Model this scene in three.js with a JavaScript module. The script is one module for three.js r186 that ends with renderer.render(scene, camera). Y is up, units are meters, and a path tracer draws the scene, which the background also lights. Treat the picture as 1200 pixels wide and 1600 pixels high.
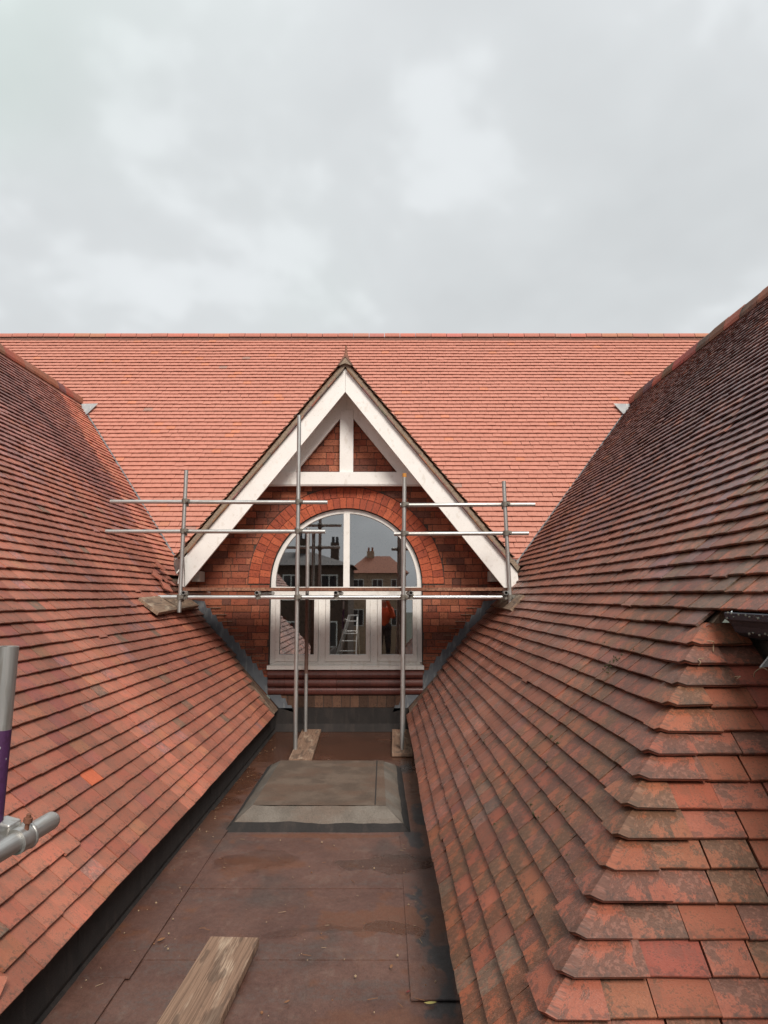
import * as THREE from 'three';
import { mergeGeometries } from 'three/addons/utils/BufferGeometryUtils.js';
import { MarchingCubes } from 'three/addons/objects/MarchingCubes.js';
import { RoundedBoxGeometry } from 'three/addons/geometries/RoundedBoxGeometry.js';

// ------------------------------------------------------------------ camera, sky, sun, exposure
const EYE = 1.8;                                   // height of the eye above the flat roof
const scene = new THREE.Scene();
const camera = new THREE.PerspectiveCamera(71.56, 768 / 1024, 0.05, 900);
camera.position.set(0, EYE, 0);
camera.rotation.set(THREE.MathUtils.degToRad(6.68), 0, 0);
camera.updateMatrixWorld(true);

const renderer = new THREE.WebGLRenderer({ antialias: true });
renderer.toneMapping = THREE.LinearToneMapping;
renderer.toneMappingExposure = 2.35;
renderer.shadowMap.enabled = true;

// random numbers and noise, always the same
function rng(seed) { let s = seed >>> 0; return () => { s = (s + 0x6D2B79F5) | 0; let t = Math.imul(s ^ (s >>> 15), 1 | s); t = (t + Math.imul(t ^ (t >>> 7), 61 | t)) ^ t; return ((t ^ (t >>> 14)) >>> 0) / 4294967296; }; }
const LAT = new Float32Array(65536); { const r = rng(11); for (let i = 0; i < 65536; i++) LAT[i] = r(); }
function vn(x, y) {
  const xi = Math.floor(x), yi = Math.floor(y); let fx = x - xi, fy = y - yi;
  fx = fx * fx * (3 - 2 * fx); fy = fy * fy * (3 - 2 * fy);
  const x0 = xi & 255, x1 = (xi + 1) & 255, y0 = (yi & 255) << 8, y1 = ((yi + 1) & 255) << 8;
  const a = LAT[y0 + x0], b = LAT[y0 + x1], c = LAT[y1 + x0], d = LAT[y1 + x1];
  return a + (b - a) * fx + (c - a) * fy + (a - b - c + d) * fx * fy;
}
function fbm(x, y, o = 4) { let s = 0, a = 0.5, n = 0; for (let i = 0; i < o; i++) { s += a * vn(x, y); n += a; a *= 0.5; x = x * 2.03 + 17.3; y = y * 2.03 + 9.1; } return s / n; }
const ss = (a, b, x) => { const t = Math.min(1, Math.max(0, (x - a) / (b - a))); return t * t * (3 - 2 * t); };
const mix = (a, b, t) => a + (b - a) * t;
const mix3 = (a, b, t) => [mix(a[0], b[0], t), mix(a[1], b[1], t), mix(a[2], b[2], t)];

// overcast sky: an even layer of grey cloud, a little brighter overhead
{
  const W = 1024, H = 512, data = new Float32Array(W * H * 4);
  for (let j = 0; j < H; j++) for (let i = 0; i < W; i++) {
    const el = ((j + 0.5) / H - 0.5) * Math.PI, az = ((i + 0.5) / W - 0.5) * 2 * Math.PI;
    const dx = Math.cos(el) * Math.cos(az), dy = Math.sin(el), dz = Math.cos(el) * Math.sin(az);
    const q = 1 / (Math.max(dy, 0) + 0.32), px = dx * q * 1.7 + 31, pz = dz * q * 1.7 + 7;
    const wx = fbm(px * 1.1 + 5, pz * 1.1, 3) - 0.5, wz = fbm(px * 1.1 + 50, pz * 1.1 + 9, 3) - 0.5;
    const big = fbm(px * 0.62 + wx * 0.5 + 3, pz * 0.62 + wz * 0.5, 4), mid = fbm(px * 1.7 + wx * 0.8 + 80, pz * 1.7 + wz * 0.8 + 20, 6), fine = fbm(px * 4.3 + wx + 12, pz * 4.3 + wz + 44, 5);
    const frill = fbm(px * 9 + wx * 2 + 5, pz * 9 + wz * 2, 5);
    let L = 0.310 + 0.052 * (big - 0.5) + 0.056 * (mid - 0.5) + 0.030 * (fine - 0.5) + 0.016 * (frill - 0.5) + 0.030 * ss(0.53, 0.66, mid * 0.35 + fine * 0.45 + frill * 0.2);
    L *= 1 + 0.28 * ss(0.55, 1.0, dy);
    const green = ss(0.40, 0.60, fbm(px * 0.6 + 11, pz * 0.6 + 3, 3));
    const c = mix3([0.950, 0.990, 1.015], [0.915, 1.010, 0.992], green);
    const k = (j * W + i) * 4; data[k] = L * c[0]; data[k + 1] = L * c[1]; data[k + 2] = L * c[2]; data[k + 3] = 1;
  }
  const sky = new THREE.DataTexture(data, W, H, THREE.RGBAFormat, THREE.FloatType);
  sky.mapping = THREE.EquirectangularReflectionMapping; sky.magFilter = THREE.LinearFilter; sky.minFilter = THREE.LinearFilter; sky.needsUpdate = true;
  scene.background = sky; scene.environment = sky;
}
const sun = new THREE.DirectionalLight(0xfff6ec, 1.5);
sun.position.set(6, 22, 13); sun.target.position.set(0, 2, -8); sun.castShadow = true; sun.shadow.radius = 42;
sun.shadow.mapSize.set(2048, 2048);
Object.assign(sun.shadow.camera, { left: -14, right: 14, top: 14, bottom: -14, near: 1, far: 60 });
scene.add(sun, sun.target);

// ------------------------------------------------------------------ textures
const toS = (c) => { c = Math.min(1, Math.max(0, c)); return Math.round(255 * (c <= 0.0031308 ? 12.92 * c : 1.055 * Math.pow(c, 1 / 2.4) - 0.055)); };
function makeTex(w, h, fn, srgb = true) {           // fn(i, j) -> [r, g, b] linear (srgb) or 0..1 values
  const d = new Uint8Array(w * h * 4);
  for (let j = 0; j < h; j++) for (let i = 0; i < w; i++) {
    const c = fn(i, j), k = (j * w + i) * 4;
    if (srgb) { d[k] = toS(c[0]); d[k + 1] = toS(c[1]); d[k + 2] = toS(c[2]); } else { const q = Array.isArray(c) ? c : [c, c, c]; for (let m = 0; m < 3; m++) d[k + m] = Math.round(255 * Math.min(1, Math.max(0, q[m]))); }
    d[k + 3] = 255;
  }
  const t = new THREE.DataTexture(d, w, h, THREE.RGBAFormat); t.magFilter = THREE.LinearFilter; t.minFilter = THREE.LinearMipmapLinearFilter; t.generateMipmaps = true;
  t.wrapS = t.wrapT = THREE.MirroredRepeatWrapping; if (srgb) t.colorSpace = THREE.SRGBColorSpace; t.needsUpdate = true; return t;
}
const rep = (t, sx, sy) => { const c = t.clone(); c.repeat.set(sx, sy); if (t === woodMap || t === woodH) c.offset.set(0.31, 0.47); c.needsUpdate = true; return c; };

// clay tile atlas: 4 x 4 cells, each 0.42 m of clay: new salmon, orange-red, lichen-mottled, dark weathered
const AT = 2048, CELL = 512, CELL_M = 0.42;
const tileH = new Float32Array(AT * AT);
const tileMap = makeTex(AT, AT, (i, j) => {
  const ci = i >> 9, cj = j >> 9, x = i * 0.02 + ci * 37, y = j * 0.02 + cj * 53;      // 0.02: 10 lattice cells across a cell
  const fine = fbm(x * 11, y * 11, 3), med = fbm(x * 1.9, y * 1.9, 4), big = fbm(x * 0.55, y * 0.55, 3), streak = fbm(x * 7, y * 0.8, 3), grit = vn(i * 0.63, j * 0.63);
  let c, h = 0.5 + 0.4 * (fine - 0.5) + 0.25 * (grit - 0.5);
  if (cj === 0) {
    c = mix3([0.490, 0.198, 0.140], [0.550, 0.245, 0.180], med); c = mix3(c, [0.37, 0.14, 0.10], 0.35 * ss(0.55, 0.8, streak));
  } else if (cj === 1) {
    c = mix3([0.325, 0.105, 0.064], [0.435, 0.160, 0.102], med * 0.6 + fine * 0.4);
    c = mix3(c, [0.215, 0.112, 0.078], 0.55 * ss(0.50, 0.68, big * 0.45 + streak * 0.35 + fine * 0.2));
    c = mix3(c, [0.13, 0.075, 0.05], 0.62 * ss(0.58, 0.68, fine * 0.65 + med * 0.35));
    h += 0.2 * (med - 0.5);
  } else if (cj === 2) {
    c = mix3([0.275, 0.088, 0.050], [0.385, 0.142, 0.086], fine * 0.5 + med * 0.5);
    const D = ss(0.36, 0.64, big * 0.7 + med * 0.3 + 0.035 * (1.5 - ci)), f2 = ss(0.24, 0.76, fbm(x * 11.3 + 3, y * 9.3 + 31, 3)), m = ss(0.92 - D - 0.30, 0.92 - D + 0.30, f2 * 0.7 + 0.3 * grit);
    c = mix3(c, mix3([0.072, 0.046, 0.033], [0.128, 0.084, 0.060], fine), 0.76 * m);
    c = mix3(c, [0.36, 0.18, 0.13], 0.4 * ss(0.60, 0.68, fbm(x * 4.1 + 40, y * 4.1, 5)) * m);
    h += 0.30 * m * (fine - 0.3);
  } else {
    c = mix3([0.115, 0.074, 0.058], [0.205, 0.122, 0.098], med * 0.5 + streak * 0.3 + fine * 0.2);
    c = mix3(c, [0.275, 0.115, 0.080], 0.75 * ss(0.52, 0.66, fbm(x * 2.6 + 9, y * 1.7, 5)));
    c = mix3(c, [0.065, 0.05, 0.036], 0.75 * ss(0.55, 0.64, fine * 0.6 + big * 0.4)); c = mix3(c, [0.24, 0.17, 0.135], 0.5 * ss(0.60, 0.68, fbm(x * 4.4 + 70, y * 4.4 + 2, 4)));
    h += 0.2 * (med - 0.5);
  }
  if (cj > 0) { const ty = ((j & 511) - 15) / 512 * CELL_M, e = Math.max(0, 1 - Math.abs(ty) / 0.032); c = mix3(c, [0.060, 0.048, 0.038], (cj === 1 ? 0.40 : 0.5) * ss(0.50, 0.66, fbm(x * 3.3 + 8, y * 3.3, 5) + 0.14 * e - 0.07) * (e > 0 ? 1 : 0)); }
  const g = 0.88 + 0.24 * grit * 0.5 + 0.12 * (fine - 0.5); tileH[j * AT + i] = h;
  return [c[0] * g, c[1] * g, c[2] * g];
});
const tileBump = makeTex(AT, AT, (i, j) => tileH[j * AT + i], false);

const brickMap = makeTex(512, 512, (i, j) => { const f = fbm(i * 0.11, j * 0.11, 4), s = fbm(i * 0.02, j * 0.02, 3), g = vn(i * 0.7, j * 0.7), d = ss(0.58, 0.74, fbm(i * 0.05 + 9, j * 0.05, 4)); const k = 0.72 + 0.3 * f + 0.22 * (s - 0.5) + 0.1 * (g - 0.5) - 0.35 * d; return [k, k * (0.98 + 0.06 * s), k * 0.97]; });
const grainMap = makeTex(512, 512, (i, j) => 0.5 + 0.7 * (fbm(i * 0.16, j * 0.16, 4) - 0.5) + 0.2 * (vn(i * 0.8, j * 0.8) - 0.5), false);
const woodMap = makeTex(512, 1024, (i, j) => { const w = fbm(i * 0.010, j * 0.004, 3), g = fbm(i * 0.22 + w * 6, j * 0.006, 4), f = fbm(i * 0.5, j * 0.03, 2), st = ss(0.52, 0.7, fbm(i * 0.012 + 3, j * 0.007 + 5, 4)); let c = mix3([0.225, 0.145, 0.098], [0.145, 0.090, 0.060], ss(0.35, 0.70, g)); c = mix3(c, [0.39, 0.31, 0.23], 0.72 * st * ss(0.3, 0.55, f)); c = mix3(c, [0.07, 0.045, 0.032], 0.6 * ss(0.58, 0.7, fbm(i * 0.02 + 50, j * 0.011, 4))); const k = 0.8 + 0.35 * f; return [c[0] * k, c[1] * k, c[2] * k]; });
const woodH = makeTex(512, 1024, (i, j) => fbm(i * 0.22 + fbm(i * 0.010, j * 0.004, 3) * 6, j * 0.006, 4), false);
const galvMap = makeTex(512, 512, (i, j) => { const f = fbm(i * 0.05, j * 0.05, 5), s = ss(0.55, 0.7, fbm(i * 0.02 + 4, j * 0.06, 4)), k = 0.78 + 0.36 * (f - 0.5); return mix3([k, k, k * 0.99], [0.50, 0.44, 0.38], 0.5 * s); });
const paintMap = makeTex(512, 512, (i, j) => { const f = fbm(i * 0.012, j * 0.012, 4), d = ss(0.60, 0.78, fbm(i * 0.03 + 8, j * 0.02, 5)), sp = ss(0.74, 0.8, fbm(i * 0.17, j * 0.17, 3)); let c = mix3([0.86, 0.845, 0.815], [0.80, 0.775, 0.735], f); c = mix3(c, [0.55, 0.49, 0.41], 0.32 * d); return mix3(c, [0.35, 0.30, 0.24], 0.3 * sp); });
const leadMap = makeTex(512, 512, (i, j) => { const f = fbm(i * 0.02, j * 0.02, 5), s = ss(0.5, 0.72, fbm(i * 0.05, j * 0.012, 4)); return mix3(mix3([0.10, 0.105, 0.115], [0.17, 0.175, 0.18], f), [0.30, 0.29, 0.27], 0.5 * s); });
const mortarMap = makeTex(256, 256, (i, j) => { const f = fbm(i * 0.1, j * 0.1, 4), k = 0.5 + 0.9 * f; return [0.085 * k, 0.060 * k, 0.048 * k]; });

// felt of the flat roof: 2.6 m x 10.6 m seen as a plan, X from -1.75 to 0.85, depth from 0 to 10.6
const FW = 820, FH = 2048, fx = (i) => -1.75 + 2.6 * i / FW, fd = (j) => 10.6 * j / FH;
const blob = (x, d, cx, cd, rx, rd) => Math.max(0, 1 - ((x - cx) / rx) ** 2 - ((d - cd) / rd) ** 2);
function pond(x, d) {                               // standing water and wet felt
  const n = fbm(x * 3.4 + 7, d * 3.4, 5) - 0.5; x += 0.5 * (fbm(x * 2.1 + 40, d * 2.1, 5) - 0.5); d += 0.35 * (fbm(x * 2.3 + 60, d * 2.3 + 8, 5) - 0.5);
  let w = ss(7.35, 8.1, d + n * 1.3);
  w = Math.max(w, ss(0.25, 0.5, blob(x, d, 0.05, 5.02, 0.42, 0.24) + n * 0.7));
  w = Math.max(w, ss(0.25, 0.5, blob(x, d, -0.86, 5.05, 0.40, 0.22) + n * 1.4) * 0.55);
  w = Math.max(w, ss(0.3, 0.5, blob(x, d, 0.04, 4.05, 0.22, 0.09) + n * 0.8) * 0.85);
  w = Math.max(w, ss(0.3, 0.6, blob(x, d, -0.42, 4.06, 0.42, 0.07) + n * 1.4) * 0.6);
  w = Math.max(w, ss(-1.20, -1.32, x + n * 0.25) * ss(5.6, 6.6, d) * 0.8);
  w = Math.max(w, ss(0.5, 0.75, blob(x, d, -0.1, 3.05, 0.5, 0.25) + n * 0.8) * 0.5);
  return w;
}
let stain;
const feltMap = makeTex(FW, FH, (i, j) => {
  const x = fx(i), d = fd(j), f = fbm(x * 60, d * 60, 3), m = fbm(x * 5, d * 5, 5), b = fbm(x * 1.3 + 4, d * 1.3, 4), g = vn(i * 0.9, j * 0.9), hor = fbm(x * 1.2, d * 9 + 3, 4);
  let c = mix3([0.094, 0.044, 0.033], [0.142, 0.072, 0.054], ss(0.25, 0.75, m * 0.5 + b * 0.5)); c = mix3(c, [0.165, 0.105, 0.082], 0.5 * ss(0.56, 0.72, fbm(x * 22, d * 14, 4) * 0.6 + b * 0.4));
  c = mix3(c, [0.078, 0.062, 0.056], 0.55 * ss(0.50, 0.70, hor * 0.6 + f * 0.4));
  c = mix3(c, [0.055, 0.046, 0.042], 0.5 * ss(0.52, 0.66, fbm(x * 2.6 + 21, d * 2.1, 6)) * ss(0.40, 0.62, b));
  // rust-coloured silt left by the water
  const n = fbm(x * 9, d * 9, 4) - 0.5;
  const x1 = x; { const wx = 0.45 * (fbm(x * 2.2 + 90, d * 2.2, 5) - 0.5), wd = 0.35 * (fbm(x * 2.2 + 33, d * 2.2 + 70, 5) - 0.5); stain = [x + wx, d + wd]; }
  const [sx, sd] = stain;
  let r = ss(0.05, 0.9, blob(sx, sd, -0.86, 5.02, 0.46, 0.24) + n * 1.6);
  r = Math.max(r, ss(0.2, 0.7, blob(sx, sd, 0.0, 4.18, 0.5, 0.22) + n * 1.8));
  r = Math.max(r, ss(0.2, 0.6, blob(x, d, -0.45, 5.60, 0.75, 0.07) + n * 1.0));
  r = Math.max(r, ss(0.3, 0.8, blob(sx, sd, -0.2, 3.25, 0.35, 0.22) + n * 1.8) * 0.8);
  r = Math.max(r, ss(-1.18, -1.34, x + n * 0.4) * ss(5.0, 6.3, d) * 0.9);
  r = Math.max(r, ss(0.10, 0.22, x + n * 0.35) * ss(5.4, 6.4, d) * 0.75);
  r = Math.max(r, ss(7.3, 8.2, d + n) * 0.75);
  c = mix3(c, mix3([0.17, 0.060, 0.028], [0.115, 0.050, 0.026], f), 0.72 * r);
  // moss-dark algae along the right-hand edge
  c = mix3(c, [0.040, 0.043, 0.046], 0.8 * ss(0.20, 0.23, x + (fbm(x * 4, d * 3.1, 5) - 0.5) * 0.34) * ss(0.50, 0.56, fbm(d * 2.7, x * 5, 5)));
  const w = pond(x, d), k = (0.74 + 0.42 * f + 0.40 * (g - 0.5)) * (1 - 0.34 * w);
  return [c[0] * k, c[1] * k, c[2] * k];
});
const feltRough = makeTex(FW / 2, FH / 2, (i, j) => { const x = fx(i * 2), d = fd(j * 2), w = pond(x, d); return mix(0.42 + 0.3 * fbm(x * 8, d * 8, 3), 0.12, w * ss(0.3, 0.5, fbm(x * 2.4 + 2, d * 2.4, 4) + 0.12)); }, false);
const darkFeltMap = makeTex(512, 512, (i, j) => { const f = fbm(i * 0.3, j * 0.3, 3), m = fbm(i * 0.015, j * 0.015, 5), s = ss(0.52, 0.7, fbm(i * 0.03 + 3, j * 0.008, 4)); let c = mix3([0.018, 0.017, 0.017], [0.040, 0.034, 0.032], m); c = mix3(c, [0.060, 0.048, 0.042], 0.4 * s); const k = 0.75 + 0.5 * f; return [c[0] * k, c[1] * k, c[2] * k]; });
const greyFeltMap = makeTex(1024, 1024, (i, j) => { const f = fbm(i * 0.35, j * 0.35, 2), m = fbm(i * 0.012, j * 0.012, 5), s = ss(0.45, 0.7, fbm(i * 0.006 + 3, j * 0.009, 5)), g = vn(i * 0.9, j * 0.9); let c = mix3([0.082, 0.066, 0.054], [0.122, 0.102, 0.086], ss(0.3, 0.7, m)); c = mix3(c, [0.105, 0.074, 0.057], 0.85 * s); const k = 0.50 + 0.45 * f + 0.60 * g; return [c[0] * k, c[1] * k, c[2] * k]; });

// ------------------------------------------------------------------ materials
const std = (o) => new THREE.MeshStandardMaterial(o);
const rgb = (r, g, b) => new THREE.Color().setRGB(r, g, b);
const M = {
  lead: std({ map: rep(leadMap, 1.2, 1.2), roughness: 0.6, bumpMap: grainMap, bumpScale: 0.001 }),
  slateFlashing: std({ map: rep(leadMap, 1.2, 1.2), color: rgb(0.85, 0.9, 0.96), roughness: 0.6, bumpMap: grainMap, bumpScale: 0.001 }),
  paleLead: std({ map: rep(leadMap, 1.2, 1.2), color: rgb(2.4, 2.35, 2.25), roughness: 0.65, bumpMap: grainMap, bumpScale: 0.001 }),
  mortar: std({ map: rep(mortarMap, 3, 3), roughness: 0.95 }),
  bedding: std({ map: rep(mortarMap, 3, 3), color: rgb(3.3, 3.6, 3.3), roughness: 0.95, bumpMap: grainMap, bumpScale: 0.003 }),
  white: std({ map: rep(paintMap, 1.1, 1.1), roughness: 0.5, bumpMap: rep(grainMap, 2, 2), bumpScale: 0.0006 }),
  upvc: std({ map: rep(paintMap, 0.9, 0.9), color: rgb(0.98, 0.98, 0.97), roughness: 0.32 }),
  galv: std({ map: rep(galvMap, 2, 2), color: rgb(0.60, 0.60, 0.59), metalness: 0.75, roughness: 0.42, bumpMap: rep(grainMap, 3, 3), bumpScale: 0.0004 }),
  fitting: std({ map: rep(galvMap, 4, 4), color: rgb(0.26, 0.24, 0.21), metalness: 0.6, roughness: 0.55 }),
  rust: std({ map: rep(galvMap, 4, 4), color: rgb(0.24, 0.10, 0.06), metalness: 0.1, roughness: 0.85 }),
  brownTube: std({ map: rep(galvMap, 2, 2), color: rgb(0.20, 0.115, 0.09), roughness: 0.6 }),
  purple: std({ map: rep(galvMap, 3, 3), color: rgb(0.085, 0.026, 0.100), roughness: 0.55, bumpMap: rep(grainMap, 3, 3), bumpScale: 0.0006 }),
  orangePaint: std({ color: rgb(0.5, 0.22, 0.04), roughness: 0.6 }),
  wood: std({ map: rep(woodMap, 2.2, 0.5), color: rgb(1.15, 1.10, 1.08), roughness: 0.8, bumpMap: rep(woodH, 2.2, 0.5), bumpScale: 0.002 }),
  redWood: std({ map: rep(woodMap, 0.8, 2.2), color: rgb(0.95, 0.62, 0.52), roughness: 0.8 }),
  paleWood: std({ map: rep(woodMap, 2.2, 0.5), color: rgb(1.15, 1.2, 1.2), roughness: 0.85, bumpMap: rep(woodH, 2.2, 0.5), bumpScale: 0.002 }),
  endGrain: std({ map: rep(galvMap, 5, 5), color: rgb(0.22, 0.23, 0.23), roughness: 0.7 }),
  darkFelt: std({ map: rep(darkFeltMap, 1, 1), color: rgb(0.8, 0.76, 0.74), roughness: 0.96, bumpMap: rep(grainMap, 4, 4), bumpScale: 0.0015 }),
  greyFelt: std({ map: rep(greyFeltMap, 0.55, 0.55), roughness: 0.8, bumpMap: rep(grainMap, 4, 4), bumpScale: 0.0015 }),
  felt: std({ map: feltMap, roughnessMap: feltRough, roughness: 1, bumpMap: rep(grainMap, 9, 34), bumpScale: 0.0012 }),
  deck: std({ map: rep(woodMap, 1, 1), color: rgb(0.9, 0.9, 0.9), roughness: 0.95 }),
  iron: std({ map: rep(galvMap, 5, 5), color: rgb(0.030, 0.038, 0.058), roughness: 0.45, bumpMap: rep(grainMap, 5, 5), bumpScale: 0.0015 }),
  plaster: std({ color: rgb(0.62, 0.60, 0.56), roughness: 0.95 }),
  bareBrick: std({ map: rep(brickMap, 1, 1), color: rgb(0.24, 0.13, 0.09), roughness: 0.95 }),
  alu: std({ color: rgb(0.75, 0.76, 0.76), metalness: 0.8, roughness: 0.35 }),
  yellow: std({ color: rgb(0.62, 0.46, 0.11), roughness: 0.8 }),
  glass: new THREE.MeshPhysicalMaterial({ color: 0xffffff, transmission: 1, thickness: 0, roughness: 0.012, ior: 3.7 }),
  earth: std({ color: rgb(0.07, 0.08, 0.06), roughness: 1 }),
};

// ------------------------------------------------------------------ helpers
const V3 = (x, y, z) => new THREE.Vector3(x, y, z);
const at = (x, y, d) => new THREE.Vector3(x, y + EYE, -d);        // y measured from eye level, d straight ahead
const taken = new Map();
const numbered = (n) => { const k = taken.get(n) || 0; taken.set(n, k + 1); return k ? `${n}_${String(k).padStart(3, '0')}` : n; };
function shade(o) { o.castShadow = true; o.receiveShadow = true; return o; }
function thing(name, label, category, group, kind) {
  const g = new THREE.Group(); g.name = numbered(name); g.userData = { label, category };
  if (group) g.userData.group = group; g.userData.kind = kind || 'thing'; scene.add(g); return g;
}
function part(name, geo, mat, parent, label) { const m = shade(new THREE.Mesh(geo, mat)); m.name = name; if (label) m.userData.label = label; parent.add(m); return m; }
function single(name, geo, mat, label, category, group) { const m = part(numbered(name), geo, mat, scene); m.userData = { label, category, kind: 'thing' }; if (group) m.userData.group = group; return m; }
function boxUV(g) {                                 // uv in metres, from the side each face looks to
  if (g.index) g = g.toNonIndexed(); const p = g.attributes.position, uv = new Float32Array(p.count * 2), a = V3(), b = V3(), c = V3();
  for (let i = 0; i < p.count; i += 3) {
    a.fromBufferAttribute(p, i); b.fromBufferAttribute(p, i + 1); c.fromBufferAttribute(p, i + 2);
    const n = b.clone().sub(a).cross(c.clone().sub(a)), ax = Math.abs(n.x), ay = Math.abs(n.y), az = Math.abs(n.z);
    [a, b, c].forEach((q, k) => { const o = (i + k) * 2; if (ay >= ax && ay >= az) { uv[o] = q.x; uv[o + 1] = q.z; } else if (ax >= az) { uv[o] = q.z; uv[o + 1] = q.y; } else { uv[o] = q.x; uv[o + 1] = q.y; } });
  }
  g.setAttribute('uv', new THREE.BufferAttribute(uv, 2)); return g;
}
function box(x0, x1, y0, y1, z0, z1, r = 0) {       // world-aligned box
  const w = Math.abs(x1 - x0), h = Math.abs(y1 - y0), l = Math.abs(z1 - z0);
  const g = r ? new RoundedBoxGeometry(w, h, l, 1, r) : new THREE.BoxGeometry(w, h, l);
  g.translate((x0 + x1) / 2, (y0 + y1) / 2, (z0 + z1) / 2); return boxUV(g);
}
const ebox = (x0, x1, y0, y1, d0, d1, r) => box(x0, x1, y0 + EYE, y1 + EYE, -d0, -d1, r);
function tubeGeo(a, b, r = 0.02415, open = true, seg = 16) {       // a straight pipe with a wall and open ends
  const L = a.distanceTo(b), q = new THREE.Quaternion().setFromUnitVectors(V3(0, 1, 0), b.clone().sub(a).normalize());
  let g;
  if (open) { const k = r - 0.004; g = new THREE.LatheGeometry([[k, 0], [r, 0], [r, 0.0001], [r, L - 0.0001], [r, L], [k, L], [k, L - 0.0001], [k, 0.0001], [k, 0]].map(([x, y]) => new THREE.Vector2(x, y)), seg); }
  else { g = new THREE.CylinderGeometry(r, r, L, seg, 1); g.translate(0, L / 2, 0); }
  const uv = g.attributes.uv; for (let i = 0; i < uv.count; i++) uv.setXY(i, uv.getX(i) * 0.4, uv.getY(i) * L);
  g.applyQuaternion(q); g.translate(a.x, a.y, a.z); return g;
}
function prism(points, place, depth) {              // flat polygon [x, y] extruded towards -z of its own frame; place(x, y, t) -> Vector3
  const n = points.length, pos = [], tri = (a, b, c) => pos.push(...a.toArray(), ...b.toArray(), ...c.toArray());
  const idx = THREE.ShapeUtils.triangulateShape(points.map((p) => new THREE.Vector2(p[0], p[1])), []);
  const F = points.map((p) => place(p[0], p[1], 0)), B = points.map((p) => place(p[0], p[1], depth));
  const cw = THREE.ShapeUtils.isClockWise(points.map((p) => new THREE.Vector2(p[0], p[1])));
  for (const [a, b, c] of idx) { tri(F[a], F[b], F[c]); tri(B[a], B[c], B[b]); }
  for (let i = 0; i < n; i++) { const j = (i + 1) % n; if (!cw) { tri(F[i], B[i], B[j]); tri(F[i], B[j], F[j]); } else { tri(F[i], B[j], B[i]); tri(F[i], F[j], B[j]); } }
  const g = new THREE.BufferGeometry(); g.setAttribute('position', new THREE.Float32BufferAttribute(pos, 3)); g.computeVertexNormals(); return boxUV(g);
}
const facing = (d) => (x, y, t) => at(x, y, d + t);  // a wall that faces the camera
function beam(a, b, w, h, up = V3(0, 1, 0)) {       // square timber from a to b
  const L = a.distanceTo(b), y = b.clone().sub(a).normalize(), x = up.clone().cross(y).normalize(), z = x.clone().cross(y);
  const g = new RoundedBoxGeometry(w, L, h, 1, Math.min(0.003, w / 5, h / 5)), u = boxUV(g);
  u.applyMatrix4(new THREE.Matrix4().makeBasis(x, y, z).setPosition(a.clone().add(b).multiplyScalar(0.5))); return u;
}

// ------------------------------------------------------------------ the planes of the place
const T = 1.15, SIN = T / Math.hypot(1, T), COS = 1 / Math.hypot(1, T);
const EAVE_Y = -1.52, LX = -1.40, RX = 0.302, RIDGE_Y = 3.77, TM = 1.18, SINM = TM / Math.hypot(1, TM), COSM = 1 / Math.hypot(1, TM);
const XC = -0.52, TD = 1.215, WALL = 9.8;            // centre and pitch of the gable, its brick face
const leftY = (x) => Math.min(EAVE_Y + T * (LX - x), 2 * RIDGE_Y - EAVE_Y - T * (LX - x)), rightY = (x) => Math.min(EAVE_Y + T * (x - RX), 2 * RIDGE_Y - EAVE_Y - T * (x - RX));
const mainY = (d) => 2.0 + TM * (d - 12.1), dormY = (x) => 3.15 - TD * Math.abs(x - XC);
const MAIN_RIDGE_D = 12.1 + (5.66 - 2.0) / TM;

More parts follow.
